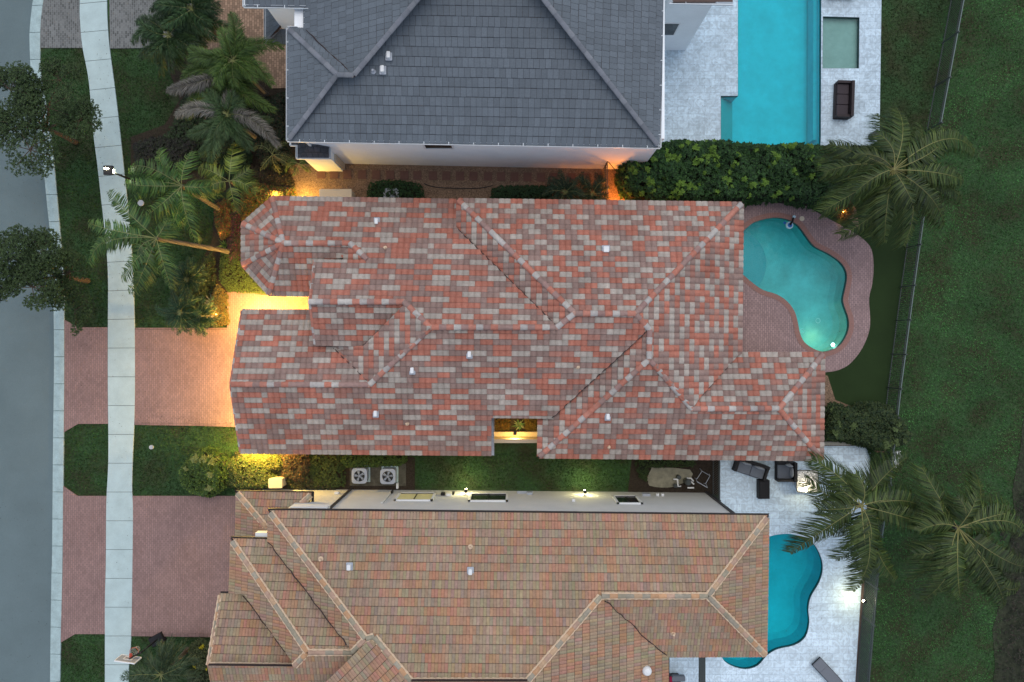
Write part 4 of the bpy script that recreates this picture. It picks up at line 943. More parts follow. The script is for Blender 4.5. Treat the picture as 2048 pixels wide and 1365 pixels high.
def bush(name, poly_px, z, n, size, cols, label, cat='shrub', h0=.1, seed=1, clump=.25, young=None, yfrac=0, group=None, core=True, zp=None, leafm='leaf', upright=.5, clus=6):
    poly = px2(poly_px, z*.8 if zp is None else zp); b = MB(); c = np.mean(poly, 0)
    leaves(b, poly, n, h0, z, size, cols, seed, upright, clump, young, yfrac, clus=clus); root = b.build(name, M[leafm], label=label, cat=cat, group=group, base=(c[0], c[1], 0))
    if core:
        k = MB(); k.prism(offset(poly, .22), 0, z*.58); k.build('dark_core', M['core'], root)  # added dark box inside the bush, blocks the view through the leaves
    return root
GR = [(.026,.075,.020),(.042,.105,.026),(.015,.042,.014),(.032,.078,.024)]; OL = [(.05,.07,.02),(.09,.11,.03),(.035,.05,.018)]
hp = [(1238,345),(1245,322),(1262,300),(1300,288),(1322,278),(1360,270),(1440,274),(1520,280),(1600,278),(1660,284),(1720,286),(1800,300),(1815,340),(1775,385),(1700,400),(1650,408),(1610,404),(1560,398),(1530,396),(1500,405),(1480,404),(1400,403),(1300,400),(1262,398),(1245,378)]
bush('hedge', hp, 2.6, 6500, .15, GR, 'long broad-leaved green hedge with lime young shoots between the two pools', 'hedge', seed=31, young=(.12,.22,.03), yfrac=.24, clump=.3, clus=6)
bush('hedge', [(735,362),(760,357),(800,357),(838,364),(846,380),(845,404),(728,404)], 1.1, 900, .07, GR[:1]+GR[2:], 'low dark clipped hedge round the air conditioner in the gravel side yard', 'hedge', seed=32, clump=.1)
bush('hedge', [(984,375),(1000,368),(1110,368),(1112,402),(978,402)], 1.1, 1100, .07, [(.02,.05,.02),(.03,.07,.025)], 'low dark rectangular hedge against the red tiled roof edge in the side yard', 'hedge', seed=33, clump=.08)
bush('shrub', [(350,950),(358,925),(385,905),(405,899),(425,908),(445,925),(452,950),(440,985),(410,1001),(380,995),(358,980)], 2.0, 1500, .12, [(.05,.10,.02),(.10,.17,.03),(.04,.08,.02)], 'rounded bushy shrub on the lawn between the two red driveways', seed=34, young=(.2,.24,.08), yfrac=.1)
bush('shrub', [(445,925),(470,915),(520,925),(545,955),(540,978),(470,982),(440,975)], 1.1, 900, .11, [(.05,.09,.02),(.09,.13,.03),(.12,.12,.04)], 'loose leafy shrubs beside the rounded bush, under the gutter corner', seed=35)
bush('shrub', [(480,908),(530,908),(560,915),(575,935),(540,948),(490,935)], .7, 700, .11, [(.12,.16,.03),(.18,.16,.04),(.10,.12,.03)], 'yellow-lit croton under the left end of the red tiled eave', seed=36, core=False)
bush('shrub', [(560,908),(610,908),(620,930),(600,968),(560,955)], .8, 500, .12, [(.14,.08,.03),(.06,.07,.03),(.10,.06,.03)], 'rusty brown shrub under the red tiled eave near the upper corner gutter', seed=37, core=False)
bush('shrub', [(610,912),(690,912),(688,975),(625,978)], .5, 700, .09, [(.04,.07,.02),(.06,.09,.02)], 'low dark ground cover left of the paired air conditioners', seed=38, core=False)
bush('hedge', [(678,925),(692,908),(812,908),(812,925),(800,934),(690,938)], .9, 800, .08, [(.07,.12,.02),(.10,.16,.03),(.04,.08,.02)], 'low yellowish clipped hedge just above the paired air conditioners', 'hedge', seed=39)
bush('shrub', [(1275,905),(1390,905),(1395,935),(1300,938),(1295,965),(1278,955),(1272,930)], .6, 700, .07, [(.03,.06,.02),(.05,.08,.02)], 'low dark green planting round the stained concrete slab', seed=40)
bush('shrub', [(1652,820),(1680,808),(1720,818),(1740,806),(1790,812),(1812,835),(1830,868),(1818,895),(1770,905),(1700,888),(1655,885)], 1.9, 2300, .14, [(.02,.045,.018),(.04,.07,.025),(.06,.09,.03)], 'dark leafy shrubs beside the right corner of the red tiled house', seed=41, young=(.10,.15,.05), yfrac=.08)
bush('creeper', [(1738,895),(1752,893),(1762,930),(1765,1000),(1750,1010),(1748,930)], .6, 500, .08, GR, 'strip of creeper growing along the fence past the patio corner', 'creeper', seed=42, core=False)
bush('shrub', [(440,505),(475,490),(500,540),(540,590),(455,584),(436,560)], .35, 1700, .06, [(.06,.10,.02),(.10,.15,.03)], 'fine-leaved green ground cover beside the turret and lit entrance', seed=43, core=False, clump=.1)
bush('shrub', [(415,600),(432,565),(452,590),(455,648),(425,655),(410,640)], .6, 700, .08, [(.16,.13,.03),(.20,.12,.03),(.12,.13,.04)], 'golden crotons along the lit edge of the driveway', seed=44, core=False)
bush('shrub', [(425,410),(450,395),(470,420),(465,470),(440,480),(428,450)], .6, 600, .10, [(.22,.14,.03),(.10,.13,.03),(.25,.08,.03)], 'yellow and red croton at the foot of the two leaning palms', seed=45, core=False)
bush('shrub', [(478,385),(505,362),(545,372),(585,375),(592,402),(545,402),(480,450)], .8, 1500, .11, [(.20,.16,.03),(.28,.10,.03),(.12,.15,.03),(.06,.08,.03)], 'mass of yellow and red crotons lit at the upper turret corner', seed=46, core=False)
bush('shrub', [(450,420),(485,410),(480,470),(478,520),(455,530)], .5, 700, .10, [(.07,.05,.035),(.05,.07,.03),(.16,.04,.06)], 'dark purple-leaved planting against the left face of the turret', seed=47, core=False)
bush('shrub', [(262,285),(300,272),(372,268),(400,285),(395,330),(350,345),(300,335),(268,330)], .7, 1300, .12, [(.022,.026,.018),(.035,.045,.025),(.03,.025,.025)], 'dark purplish shrubs on the lawn above the street-lamp palm', seed=48)
bush('shrub', [(500,200),(572,180),(575,280),(585,330),(560,345),(520,330),(495,270)], .8, 1400, .13, [(.03,.035,.02),(.02,.045,.02),(.06,.05,.03)], 'dark mixed shrubs in the shade beside the left wall of the grey roofed house', seed=49)
bush('shrub', [(440,300),(500,300),(500,370),(440,350)], .5, 600, .11, [(.02,.045,.02),(.03,.06,.025)], 'dark shrub behind the small yellow-green palm', seed=50)
bush('shrub', [(370,1300),(388,1286),(408,1290),(420,1300),(418,1345),(390,1345),(374,1325)], 1.1, 700, .11, [(.07,.10,.04),(.12,.14,.06),(.05,.07,.03)], 'small variegated shrub by the house wall at the bottom of the lawn', seed=51, young=(.45,.40,.02), yfrac=.08)
bush('shrub', [(370,1345),(418,1345),(420,1420),(370,1420)], .8, 500, .12, [(.05,.07,.03),(.10,.12,.06)], 'grey-green shrub at the bottom edge against the house', seed=52)
bush('shrub', [(985,838),(1020,838),(1018,862),(985,862)], .35, 300, .08, [(.14,.07,.02),(.10,.08,.02)], 'rusty low planting on the left of the lit courtyard', seed=53, core=False)
bush('shrub', [(1050,838),(1076,838),(1076,864),(1052,862)], .35, 250, .08, [(.14,.09,.02),(.10,.08,.02)], 'rusty low planting on the right of the lit courtyard', seed=54, core=False)
bush('shrub', [(1672,405),(1705,408),(1712,430),(1690,440),(1668,428)], .45, 260, .09, [(.15,.08,.03),(.08,.06,.03)], 'small red-leaved plant lit by a spotlight beside the mauve pool deck', seed=55, core=False)
bush('undergrowth', [(2002,1040),(2060,980),(2300,900),(2300,1500),(1985,1450),(2015,1250)], .5, 2600, .12, [(.03,.03,.022),(.05,.04,.03),(.03,.045,.02)], 'dark scrubby undergrowth at the far right edge of the lawn', 'undergrowth', seed=56, core=False)
# street oaks
def oak(name, base_px, h, blobs, n, label, seed):
    bp = P(*base_px, 0); root = thing(name, bp, label, 'tree'); r = random.Random(seed); t = MB(); f = MB(); top = bp+Vector((0,0,h*.38))
    t.tube([bp, bp+Vector((.03,.02,h*.2)), top], [.16, .12, .10], 8)
    for bi, (x, y, z, rx, ry, rz, k) in enumerate(blobs):
        c = P(x, y, z); t.tube([top, top.lerp(c, .5)+Vector((0,0,.3)), c], [.075, .05, .02], 6)
        for _ in range(9):
            v = Vector((r.gauss(0,1), r.gauss(0,1), r.gauss(0,.6))).normalized()*r.uniform(.6,1.15); e = c+Vector((v.x*rx*.9, v.y*ry*.9, v.z*rz*.8)); m = c.lerp(e, .5)+Vector((0,0,.1)); t.tube([c, m, e], [.025, .016, .007], 5)
            nn = int(n*k/2)
            leaves(f, (e.x-v.x*rx*.2, e.y-v.y*ry*.2, e.z, rx*.42, ry*.42, rz*.45), int(nn*2.6), 0, 0, .08, [(.036,.070,.022),(.062,.105,.030),(.026,.046,.018),(.05,.088,.027)], seed*50+bi*10+_, clump=.3, shape='ell', clus=5)
    t.build('trunk', M['bark'], root); f.build('crown', M['leaf'], root)
oak('street_tree', (152,285), 7, [(95,215,6,1.7,1.4,.8,150),(20,180,6.2,1.6,1.4,.8,170),(160,240,5.4,1.4,1.1,.6,90),(60,300,5.6,1.4,1.5,.7,90),(-30,240,6,1.6,1.6,.8,120),(120,160,5.4,1.3,1.0,.6,60),(20,260,5.5,1.5,1.2,.6,90)], 1.0, 'sparse olive-green street tree on the verge between road and pavement, nearer the grey driveway', 61)
oak('street_tree', (176,562), 7, [(85,500,6,1.5,1.2,.8,170),(25,515,6.2,1.5,1.4,.8,190),(65,575,5.8,1.5,1.1,.7,150),(140,545,4.6,1.1,1.0,.6,50),(-20,570,6,1.4,1.2,.8,120),(150,620,3.8,.8,1.3,.5,45),(120,590,4.6,.9,1.0,.6,40)], 1.0, 'dense olive-green street tree overhanging the kerb next to the red paver apron', 62)
# grass blades over the lawns: nobody could count them
def grass(name, polys, dens, cols, label, seed, hgt=.10, wd=.040, holes=()):
    r = np.random.default_rng(seed); X = []
    for pl in polys:
        p = np.array(px2(pl)); lo, hi = p.min(0), p.max(0); n = int((hi-lo).prod()*dens); q = r.uniform(lo, hi, (n, 2)); X.append(q[inside(p, q[:,0], q[:,1])])
    X = np.concatenate(X)
    n = len(X); a = r.uniform(0, 2*np.pi, n); L_ = hgt*r.uniform(.6, 1.4, n); tilt = r.uniform(.5, 1.4, n); b2 = r.uniform(0, 2*np.pi, n)
    B0 = np.column_stack([X, np.full(n, .0)]); s_ = np.column_stack([np.cos(b2), np.sin(b2), np.zeros(n)])*wd/2
    V = np.zeros((n, 3, 3)); V[:,0] = B0-s_; V[:,1] = B0+s_; V[:,2] = B0+np.column_stack([np.cos(a)*np.sin(tilt), np.sin(a)*np.sin(tilt), np.cos(tilt)])*L_[:,None]
    lo_ = np.sin(X[:,0]*.9+np.sin(X[:,1]*.7)*2)*np.sin(X[:,1]*.55+seed)
    c = np.array(cols)[r.integers(0, len(cols), n)]*(r.uniform(.4, 1.7, (n, 1)))*(1+.3*lo_)[:,None]; mb = MB(); mb.add(V.reshape(-1, 3), np.arange(n*3).reshape(-1, 3), np.repeat(c, 3, 0))
    return mb.build(name, M['blade'], label=label, kind='stuff', cat='grass')
LG = [(.018,.056,.015),(.030,.078,.020),(.024,.044,.014)]
verge = lambda y0, y1, c0=0, c1=0: [(interp(kerbR, y0)+c0, y0), (interp(swL, y0), y0)]+[(interp(swL, t)+1.2, t) for t in np.linspace(y0, y1, 14)]+[(interp(kerbR, y1)+c1, y1)]+[(interp(kerbR, t)-1.2, t) for t in np.linspace(y1-(15 if c1 else 0), y0+(15 if c0 else 0), 14)]
grass('grass', [verge(97, 654, 28, 28), verge(849, 991, 28, 28)], 330, LG, 'short dark grass on the verges between kerb and pavement', 71)
grass('grass', [verge(1269, 1420, 28)], 330, LG, 'short dark grass on the bottom verge', 76)
rsw = lambda y0, y1: [(interp(swR, t)-1.2, t) for t in np.linspace(y0, y1, 14)]
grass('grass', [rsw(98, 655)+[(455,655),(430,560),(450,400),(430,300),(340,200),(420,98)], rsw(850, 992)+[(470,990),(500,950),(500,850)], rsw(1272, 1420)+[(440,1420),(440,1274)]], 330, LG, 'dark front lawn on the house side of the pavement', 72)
fieldL = [(1900,-60),(1851,264),(1822,418),(1774,775),(1772,815),(1756,1000),(1733,1098),(1711,1420)]
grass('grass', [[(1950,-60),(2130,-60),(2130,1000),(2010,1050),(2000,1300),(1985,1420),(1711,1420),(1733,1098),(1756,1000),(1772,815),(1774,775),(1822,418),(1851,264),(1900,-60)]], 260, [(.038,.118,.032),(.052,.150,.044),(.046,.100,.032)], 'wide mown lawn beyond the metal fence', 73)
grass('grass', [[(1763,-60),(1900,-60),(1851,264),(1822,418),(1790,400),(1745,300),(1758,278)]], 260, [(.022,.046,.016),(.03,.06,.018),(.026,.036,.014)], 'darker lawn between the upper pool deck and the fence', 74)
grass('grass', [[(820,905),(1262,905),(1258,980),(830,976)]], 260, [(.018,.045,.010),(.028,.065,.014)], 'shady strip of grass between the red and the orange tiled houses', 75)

bush('shrub', [(330,350),(300,300),(340,250),(360,200),(420,130),(500,120),(500,200),(480,300),(430,330)], .55, 2600, .13, [(.025,.05,.02),(.04,.07,.025),(.03,.035,.02)], 'dark leafy undergrowth below the bushy palms of the corner bed', seed=57, core=False)
bush('shrub', [(500,330),(580,345),(590,372),(545,372),(505,362),(495,345)], .4, 700, .10, [(.06,.04,.03),(.05,.06,.025),(.09,.06,.03)], 'low brownish planting between the bay and the lit crotons', seed=58, core=False)
bush('shrub', [(470,905),(560,935),(660,950),(670,982),(580,982),(560,955),(470,935)], .4, 900, .10, [(.04,.06,.02),(.06,.05,.025)], 'low straggly planting behind the beige box', seed=59, core=False)
bush('shrub', [(345,640),(335,560),(380,530),(425,500),(430,560),(415,600),(410,645)], .5, 1200, .10, [(.025,.05,.02),(.05,.06,.02),(.04,.07,.02)], 'dark ground planting under the feathery dwarf palms', seed=60, core=False)

# fallen leaves and specks on the paving
r = np.random.default_rng(99); mb = MB(); V = []; 
for (poly, n, z) in ((px2([(272,830),(460,835),(470,850),(272,848)]), 150, .072), (px2([(132,660),(214,660),(214,845),(132,840)]), 60, .068), (px2([(272,660),(460,665),(455,845),(272,845)]), 90, .068), (px2([(0,1000),(100,1000),(100,1365),(0,1365)]), 60, .018), (px2([(-60,100),(108,150),(120,640),(0,640)]), 160, .05), (px2([(266,995),(470,1000),(440,1268),(266,1265)]), 90, .068), (px2([(165,60),(215,60),(262,600),(222,640)]), 120, .076), (px2([(218,400),(262,400),(265,1300),(215,1300)]), 50, .076), (px2([(1700,470),(1742,520),(1735,690),(1660,738)]), 60, .068), (px2([(1445,930),(1740,900),(1715,1360),(1560,1345)]), 70, .066), (px2([(1330,120),(1435,120),(1435,270),(1330,270)]), 70, .066)):
    p = np.array(poly); q = r.uniform(p.min(0), p.max(0), (n*2, 2)); q = q[inside(p, q[:,0], q[:,1])][:n]
    for x, y in q: a = r.uniform(0, 6.28); s_ = r.uniform(.02, .05); V.append(((x, y, z), (x+s_*math.cos(a), y+s_*math.sin(a), z+.012), (x+s_*1.3*math.cos(a+.7), y+s_*1.3*math.sin(a+.7), z+.004)))
V = np.array(V); cc = np.array([(.03,.02,.014),(.06,.035,.02),(.05,.05,.02)])[r.integers(0, 3, len(V))]
mb.add(V.reshape(-1, 3), np.arange(len(V)*3).reshape(-1, 3), np.repeat(cc, 3, 0)); mb.build('leaf_litter', M['leaf'], label='scattered fallen leaves on the paving and road', cat='leaf litter', kind='stuff')
# ------------------------------------------------------------------ fences
def fence(label, base_px, hgt=1.5, sp=.11, bay=2.2, thick=.022, railh=.05, m='fence', cap='rail'):
    pts = [P(x, y, 0) for x, y in base_px]; root = thing('fence', pts[0], label, 'fence')
    posts = [pts[0]]
    for p, q in zip(pts, pts[1:]):
        n = max(1, int(round((q-p).length/bay)))
        for i in range(n):
            a, c = p.lerp(q, i/n), p.lerp(q, (i+1)/n); d = (c-a).normalized(); rz = math.atan2(d.y, d.x); L_ = (c-a).length
            b = MB(); k = int(L_/sp)
            for j in range(1, k): o = a.lerp(c, j/k); b.box((o.x, o.y, hgt*.5+.03), (thick, thick, hgt-.1), rz)
            b.build('picket_panel', M[m], root)
            for z, hh in ((.15, .035), (hgt-.18, .035), (hgt, railh)):
                r_ = MB(); mid = (a+c)/2; r_.box((mid.x, mid.y, z), (L_-.05, .045, hh), rz); r_.build('rail', M[cap] if z == hgt else M[m], root)
            posts.append(c)
    for p in posts: b = MB(); b.box((p.x, p.y, hgt/2+.05), (.06, .06, hgt+.1)); b.box((p.x, p.y, hgt+.12), (.075, .075, .03)); b.build('post', M[m], root)
    return root
fence('long slim metal fence with a pale top rail beside the upper lawn', [(1915,-90),(1900,0),(1851.5,262)])
fence('long slim metal fence with a pale top rail behind the teal pool', [(1849,270),(1822,418),(1800,575),(1774,775),(1768,830)])
fence('slim metal fence behind the pale patio at the foot of the leaning palm trunk', [(1766,840),(1754,960),(1738,1060)])
fence('dense dark picket fence beside the bottom of the pale patio', [(1734.5,1090),(1722,1230),(1711,1362),(1704,1440)], sp=.085, thick=.03, cap='fence', bay=2.6)
fence('dark picket fence crossing the side yard beside the pool pumps', [(1425,908),(1425,990)], hgt=1.45, sp=.1, cap='fence')
b = MB(); b.prism(px2([(1741,905),(1747,905),(1743,960),(1731,1098),(1712,1420),(1706,1420),(1727,1090)]), 0, .10); b.build('patio_kerb', M['fascia'], kind='structure')
b = MB(); b.prism(px2([(1630,884),(1705,884),(1705,891),(1630,891)], .6), 0, .6); b.build('garden_wall', M['stone'], label='low weathered wall along the top edge of the pale patio', cat='wall')
# side gate with braces in the gravel yard
gt = thing('garden_gate', P(1208, 345), 'dark gate with wire braces closing the gravel side yard', 'gate')
x0, yA, yB = P(1207,0).x, P(0,338).y, P(0,400).y
for y in (yA, yB): b = MB(); b.box((x0, y, .9), (.07, .07, 1.8)); b.build('post', M['black'], gt)
b = MB()
for z in (.25, .95, 1.7): b.box((x0, (yA+yB)/2, z), (.04, abs(yA-yB), .05))
for k in range(1, 14): b.box((x0, yA+(yB-yA)*k/14, .95), (.025, .025, 1.5))
b.build('gate_panel', M['fence'], gt)
b = MB(); b.tube([(x0, yA, 1.8), (x0+.9, yA-.7, .9)], .02, 5); b.tube([(x0, yA, 1.8), (x0-1.2, yA+.25, 1.0)], .012, 5); b.build('brace', M['black'], gt)

# ------------------------------------------------------------------ street lamp
c = P(207.5*0+313, 382.0); c = Vector((P(258,358,0).x*0, 0, 0))
hd = P(217, 341, 5.2); bs = Vector((hd.x+1.15, hd.y-.52, 0)) if False else P(268+50, 385, 0)
bs = Vector((hd.x+.28, hd.y-.12, 0))
sl_ = thing('street_lamp', bs, 'black street lamp with a square lit head beside the pavement', 'street lamp')
b = MB(); b.tube([bs, bs+Vector((0,0,.5)), bs+Vector((0,0,5.1))], [.085, .06, .05], 10); b.build('pole', M['black'], sl_)
b = MB(); b.tube([bs+Vector((0,0,5.1)), Vector((hd.x, hd.y, 5.2))], .035, 6); b.build('arm', M['black'], sl_)
b = MB(); b.rbox((hd.x, hd.y, 5.2), (.48, .46, .13), .03); o = b.build('lamp_head', M['black'], sl_)
b = MB(); b.rbox((hd.x, hd.y, 5.12), (.40, .38, .05), .03); b.build('lamp_glass', M['street'], o)
b = MB()
for dx in (-.13, .0): b.disc((hd.x+dx, hd.y+.07, 5.265), .045, .03, 10)
b.build('glowing_cap', M['lampwhite'], o)  # discs on the head top, given bright emission of their own
b = MB(); b.box((hd.x+.26, hd.y-.05, 5.19), (.05, .2, .07)); b.build('side_glass', M['street'], o)
point((hd.x+.42, hd.y-.02, 5.0), 2.5, (.9, 1, .7), .06, sl_)

# ------------------------------------------------------------------ basketball hoop
c = P(316, 1278, 0); bh = thing('basketball_hoop', c, 'basketball hoop with a clear backboard beside the pavement', 'basketball hoop')
pb = c; top = P(280, 1307, 3.3)
b = MB(); b.box((c.x, c.y, .1), (.9, .6, .2), .5, taper=.85); b.build('base', M['black'], bh)
b = MB(); b.tube([c+Vector((0,0,.2)), c.lerp(Vector((top.x,top.y,0)), .35)+Vector((0,0,1.9)), top], [.05,.05,.05], 8); b.build('pole', M['black'], bh)
bc = P(256, 1319, 3.45); ang = math.atan2(-(1326-1316), (271-235)) ; n_ = Vector((.25, 1, 0)).normalized()
brz = math.radians(-8)
Mx = Matrix.Rotation(brz, 4, 'Z') @ Matrix.Rotation(R(0), 4, 'X')
b = MB(); b.box(bc, (1.02, .03, .72), M=Mx); bb = b.build('backboard', M['acryl'], bh)
b = MB()
for (dx, dz, w_, h_) in ((0,.36,1.06,.04),(0,-.36,1.06,.04),(-.52,0,.04,.74),(.52,0,.04,.74)): b.box(bc+Mx.to_3x3()@Vector((dx,.0,dz)), (w_,.06,h_), M=Mx)
for (dx, dz, w_, h_) in ((0,.08,.44,.035),(0,-.22,.44,.035),(-.21,-.07,.035,.33),(.21,-.07,.035,.33)): b.box(bc+Mx.to_3x3()@Vector((dx,.03,dz)), (w_,.02,h_), M=Mx)
b.build('backboard_frame', M['white'], bb)
rc_ = P(268, 1304, 3.05)
b = MB(); b.tube([(rc_.x+.23*math.cos(a), rc_.y+.23*math.sin(a), 3.05) for a in np.linspace(0, 2*math.pi, 18)], .012, 5); b.box(bc.lerp(rc_, .45), (.14,.25,.05)); rm_ = b.build('rim', M['orange'], bh)
b = MB()
for k in range(12):
    a = 2*math.pi*k/12
    for s_ in (1, -1): b.tube([(rc_.x+.23*math.cos(a), rc_.y+.23*math.sin(a), 3.04), (rc_.x+.17*math.cos(a+s_*.35), rc_.y+.17*math.sin(a+s_*.35), 2.85), (rc_.x+.13*math.cos(a+s_*.7), rc_.y+.13*math.sin(a+s_*.7), 2.66)], .008, 4)
b.build('net', M['net'], rm_)
b = MB(); b.tube([top, bc+Vector((.1,.05,-.2))], .03, 6); b.tube([top-Vector((0,0,.3)), bc+Vector((.1,.05,.1))], .03, 6); b.build('bracket', M['black'], bh)

# ------------------------------------------------------------------ air conditioners
def acunit(x, y, label, z=0.82, rz=0.0):
    c = P(x, y, z); c.z = 0; root = thing('air_conditioner', c, label, 'air conditioner', 'air conditioners')
    b = MB(); b.rbox((c.x, c.y, .08), (.95,.95,.08), .03); b.build('pad', M['conc'], root)
    b = MB(); b.rbox((c.x, c.y, .44), (.80,.80,.64), .10); b.build('body', M['acwhite'], root)
    b = MB()
    ro, n = .44, 28; pts = []
    # rounded square top panel with a round opening
    sq = []
    for k in range(n):
        a = 2*math.pi*k/n; ca, sa = math.cos(a), math.sin(a); rr = .43/((abs(ca)**6+abs(sa)**6)**(1/6)); sq.append((c.x+ca*rr, c.y+sa*rr))
    ci = [(c.x+.31*math.cos(2*math.pi*k/n), c.y+.31*math.sin(2*math.pi*k/n)) for k in range(n)]
    vs = [(p[0], p[1], .815) for p in sq]+[(p[0], p[1], .835) for p in ci]+[(p[0], p[1], .74) for p in sq]+[(p[0], p[1], .775) for p in ci]
    b.add(vs, [(k, (k+1) % n, n+(k+1) % n, n+k) for k in range(n)]+[(k, 2*n+k, 2*n+(k+1) % n, (k+1) % n) for k in range(n)]+[(n+k, n+(k+1) % n, 3*n+(k+1) % n, 3*n+k) for k in range(n)])
    b.build('top_panel', M['acwhite'], root)
    b = MB(); b.disc((c.x, c.y, .765), .31, .01, 24); b.build('fan_well', M['black'], root)
    b = MB()
    for k in range(5):
        a = rz+2*math.pi*k/5; d = Vector((math.cos(a), math.sin(a), 0)); s_ = Vector((-d.y, d.x, 0)); o = Vector((c.x, c.y, .79))
        b.add([tuple(o+d*.06-s_*.03), tuple(o+d*.27-s_*.09+Vector((0,0,-.008))), tuple(o+d*.28+s_*.05+Vector((0,0,.015))), tuple(o+d*.06+s_*.04)], [(0,1,2,3)])
    b.disc((c.x, c.y, .785), .07, .03, 14); b.build('fan', M['acwhite'], root)
    b = MB()
    for rr in (.10,.16,.22,.28): b.tube([(c.x+rr*math.cos(a), c.y+rr*math.sin(a), .84) for a in np.linspace(0, 2*math.pi, 22)], .004, 4)
    for k in range(12): a = 2*math.pi*k/12; b.tube([(c.x+.05*math.cos(a), c.y+.05*math.sin(a), .845), (c.x+.31*math.cos(a), c.y+.31*math.sin(a), .84)], .004, 4)
    b.build('grille', M['fence'], root)
acunit(718.5, 952.5, 'left one of the two square grey air conditioners between the houses', rz=.6)
acunit(775.5, 953.5, 'right one of the two square grey air conditioners between the houses', rz=.2)
acunit(782, 392, 'single air conditioner beside the dark hedge in the gravel yard', rz=1.0)
b = MB(); b.prism(px2([(700,928),(812,928),(812,972),(700,972)]), 0, .05); b.build('concrete_pad', mat('dirty_pad', (.09,.085,.065), .5, 4, .9), label='stained concrete pad under the two air conditioners', cat='pad')
b = MB(); x_, y_ = P(672,388,1.0)[:2]; b.rbox((x_, y_, .55), (1.75,.42,1.1), .03); o = b.build('utility_cabinet', M['beige'], label='long beige cabinet at the lit end of the gravel yard', cat='cabinet'); 
b = MB(); b.rbox((x_, y_, 1.12), (1.8,.47,.04), .03); b.build('lid', M['beige'], o)
b = MB(); x_, y_ = P(551,967,.9)[:2]; b.rbox((x_, y_, .45), (.74,.50,.9), .06); o = b.build('utility_box', M['beige'], label='beige box standing at the corner of the orange tiled house', cat='box')
b = MB(); b.rbox((x_, y_, .92), (.78,.54,.05), .06); b.build('lid', M['beige'], o)
b = MB(); b.disc((*P(523.5,973.5,.1)[:2], .03), .07, .2, 10); b.build('irrigation_cap', M['waterpipe'], label='small white pipe cap on the soil beside the beige box', cat='pipe cap')
b = MB(); x_, y_ = P(796.5,970)[:2]; b.box((x_, y_, .25), (.11,.3,.3)); b.build('meter_box', M['waterpipe'], label='small white box beside the right air conditioner', cat='box')
# pool equipment on a stained slab
b = MB(); sp_ = [(1296,962),(1293,958),(1302,938),(1310,935),(1379,939),(1380,958),(1360,968),(1345,974),(1322,975),(1298,971)]
b.prism(px2(smoothpoly(sp_, 2)), 0, .09); b.build('concrete_slab', M['slab'], label='stained concrete slab carrying the white pool pipes', cat='slab')
pe = thing('pool_pump', P(1366, 962), 'white pool pipework and pump at the edge of the stained slab', 'pool pump')
b = MB()
def pl(*q, z=.35, r=.045): b.tube([(*P(x, y, z)[:2], z) for x, y in q], r, 8)
pl((1347,959),(1357,959)); pl((1355,959),(1356,973),(1362,973)); pl((1374,957),(1382,957),(1387,963)); pl((1376,971),(1377,965),(1382,964),(1388,969)); pl((1375,976),(1388,976)); b.build('pipework', M['waterpipe'], pe)
b = MB(); b.disc((*P(1371,961)[:2], .1), .17, .6, 16); b.disc((*P(1371,961)[:2], .7), .13, .08, 16); b.build('filter_tank', M['fence'], pe)
b = MB(); b.disc((*P(1355,953)[:2], .1), .12, .3, 12); b.build('valve', M['fence'], pe); b = MB(); b.box((*P(1351,970)[:2], .25), (.32,.18,.25)); b.build('pump_motor', M['fence'], pe)
# old frame chair beside the pump
def framechair():
    c = P(1403, 953, 0); r0 = thing('chair', c, 'empty grey tube-frame chair lying beside the pool pump', 'chair'); b = MB(); a0 = R(-30)
    def q(x, y, z): return (c.x+x*math.cos(a0)-y*math.sin(a0), c.y+x*math.sin(a0)+y*math.cos(a0), z)
    b.tube([q(-.3,-.28,.05), q(-.28,-.25,.42), q(-.26,.28,.45), q(.26,.28,.45), q(.28,-.25,.42), q(.3,-.28,.05)], .022, 6); b.build('seat_frame', M['acwhite'], r0)
    b = MB(); b.tube([q(-.34,-.26,.45), q(-.34,-.36,.85), q(.34,-.36,.85), q(.34,-.26,.45)], .022, 6); b.build('back_frame', M['acwhite'], r0)
    for sx in (-1, 1): b = MB(); b.tube([q(sx*.26,.28,.45), q(sx*.30,.33,.02)], .02, 6); b.build('leg', M['acwhite'], r0)
framechair()
# things fixed to the side wall of the lower house
def wallbox(px, z, dx, dz, m, label, nm, cat, dy=.14):
    b = MB(); x = (px-CX)/S*(1-z/HC); y = wy(px)+dy/2; b.rbox((x, y, z), (dx, dy, dz), .02); return b.build(nm, m, HL)
for px, z, dx, dz, m in ((674,1.2,.26,.35,M['waterpipe']),(886,1.3,.22,.4,M['black']),(898,1.4,.3,.4,M['waterpipe']),(906,1.1,.16,.3,M['black']),(1059,.9,.3,.35,M['acwhite']),(1050,.7,.9,.06,M['acwhite']),(1292,1.0,.45,.35,M['acwhite']),(1315,1.0,.16,.2,M['white']),(1325,1.0,.16,.2,M['white']),(1147,2.6,.18,.2,M['white']),(784,.9,.1,.4,M['black'])):
    wallbox(px, z, dx, dz, m, '', 'wall_fitting', '')
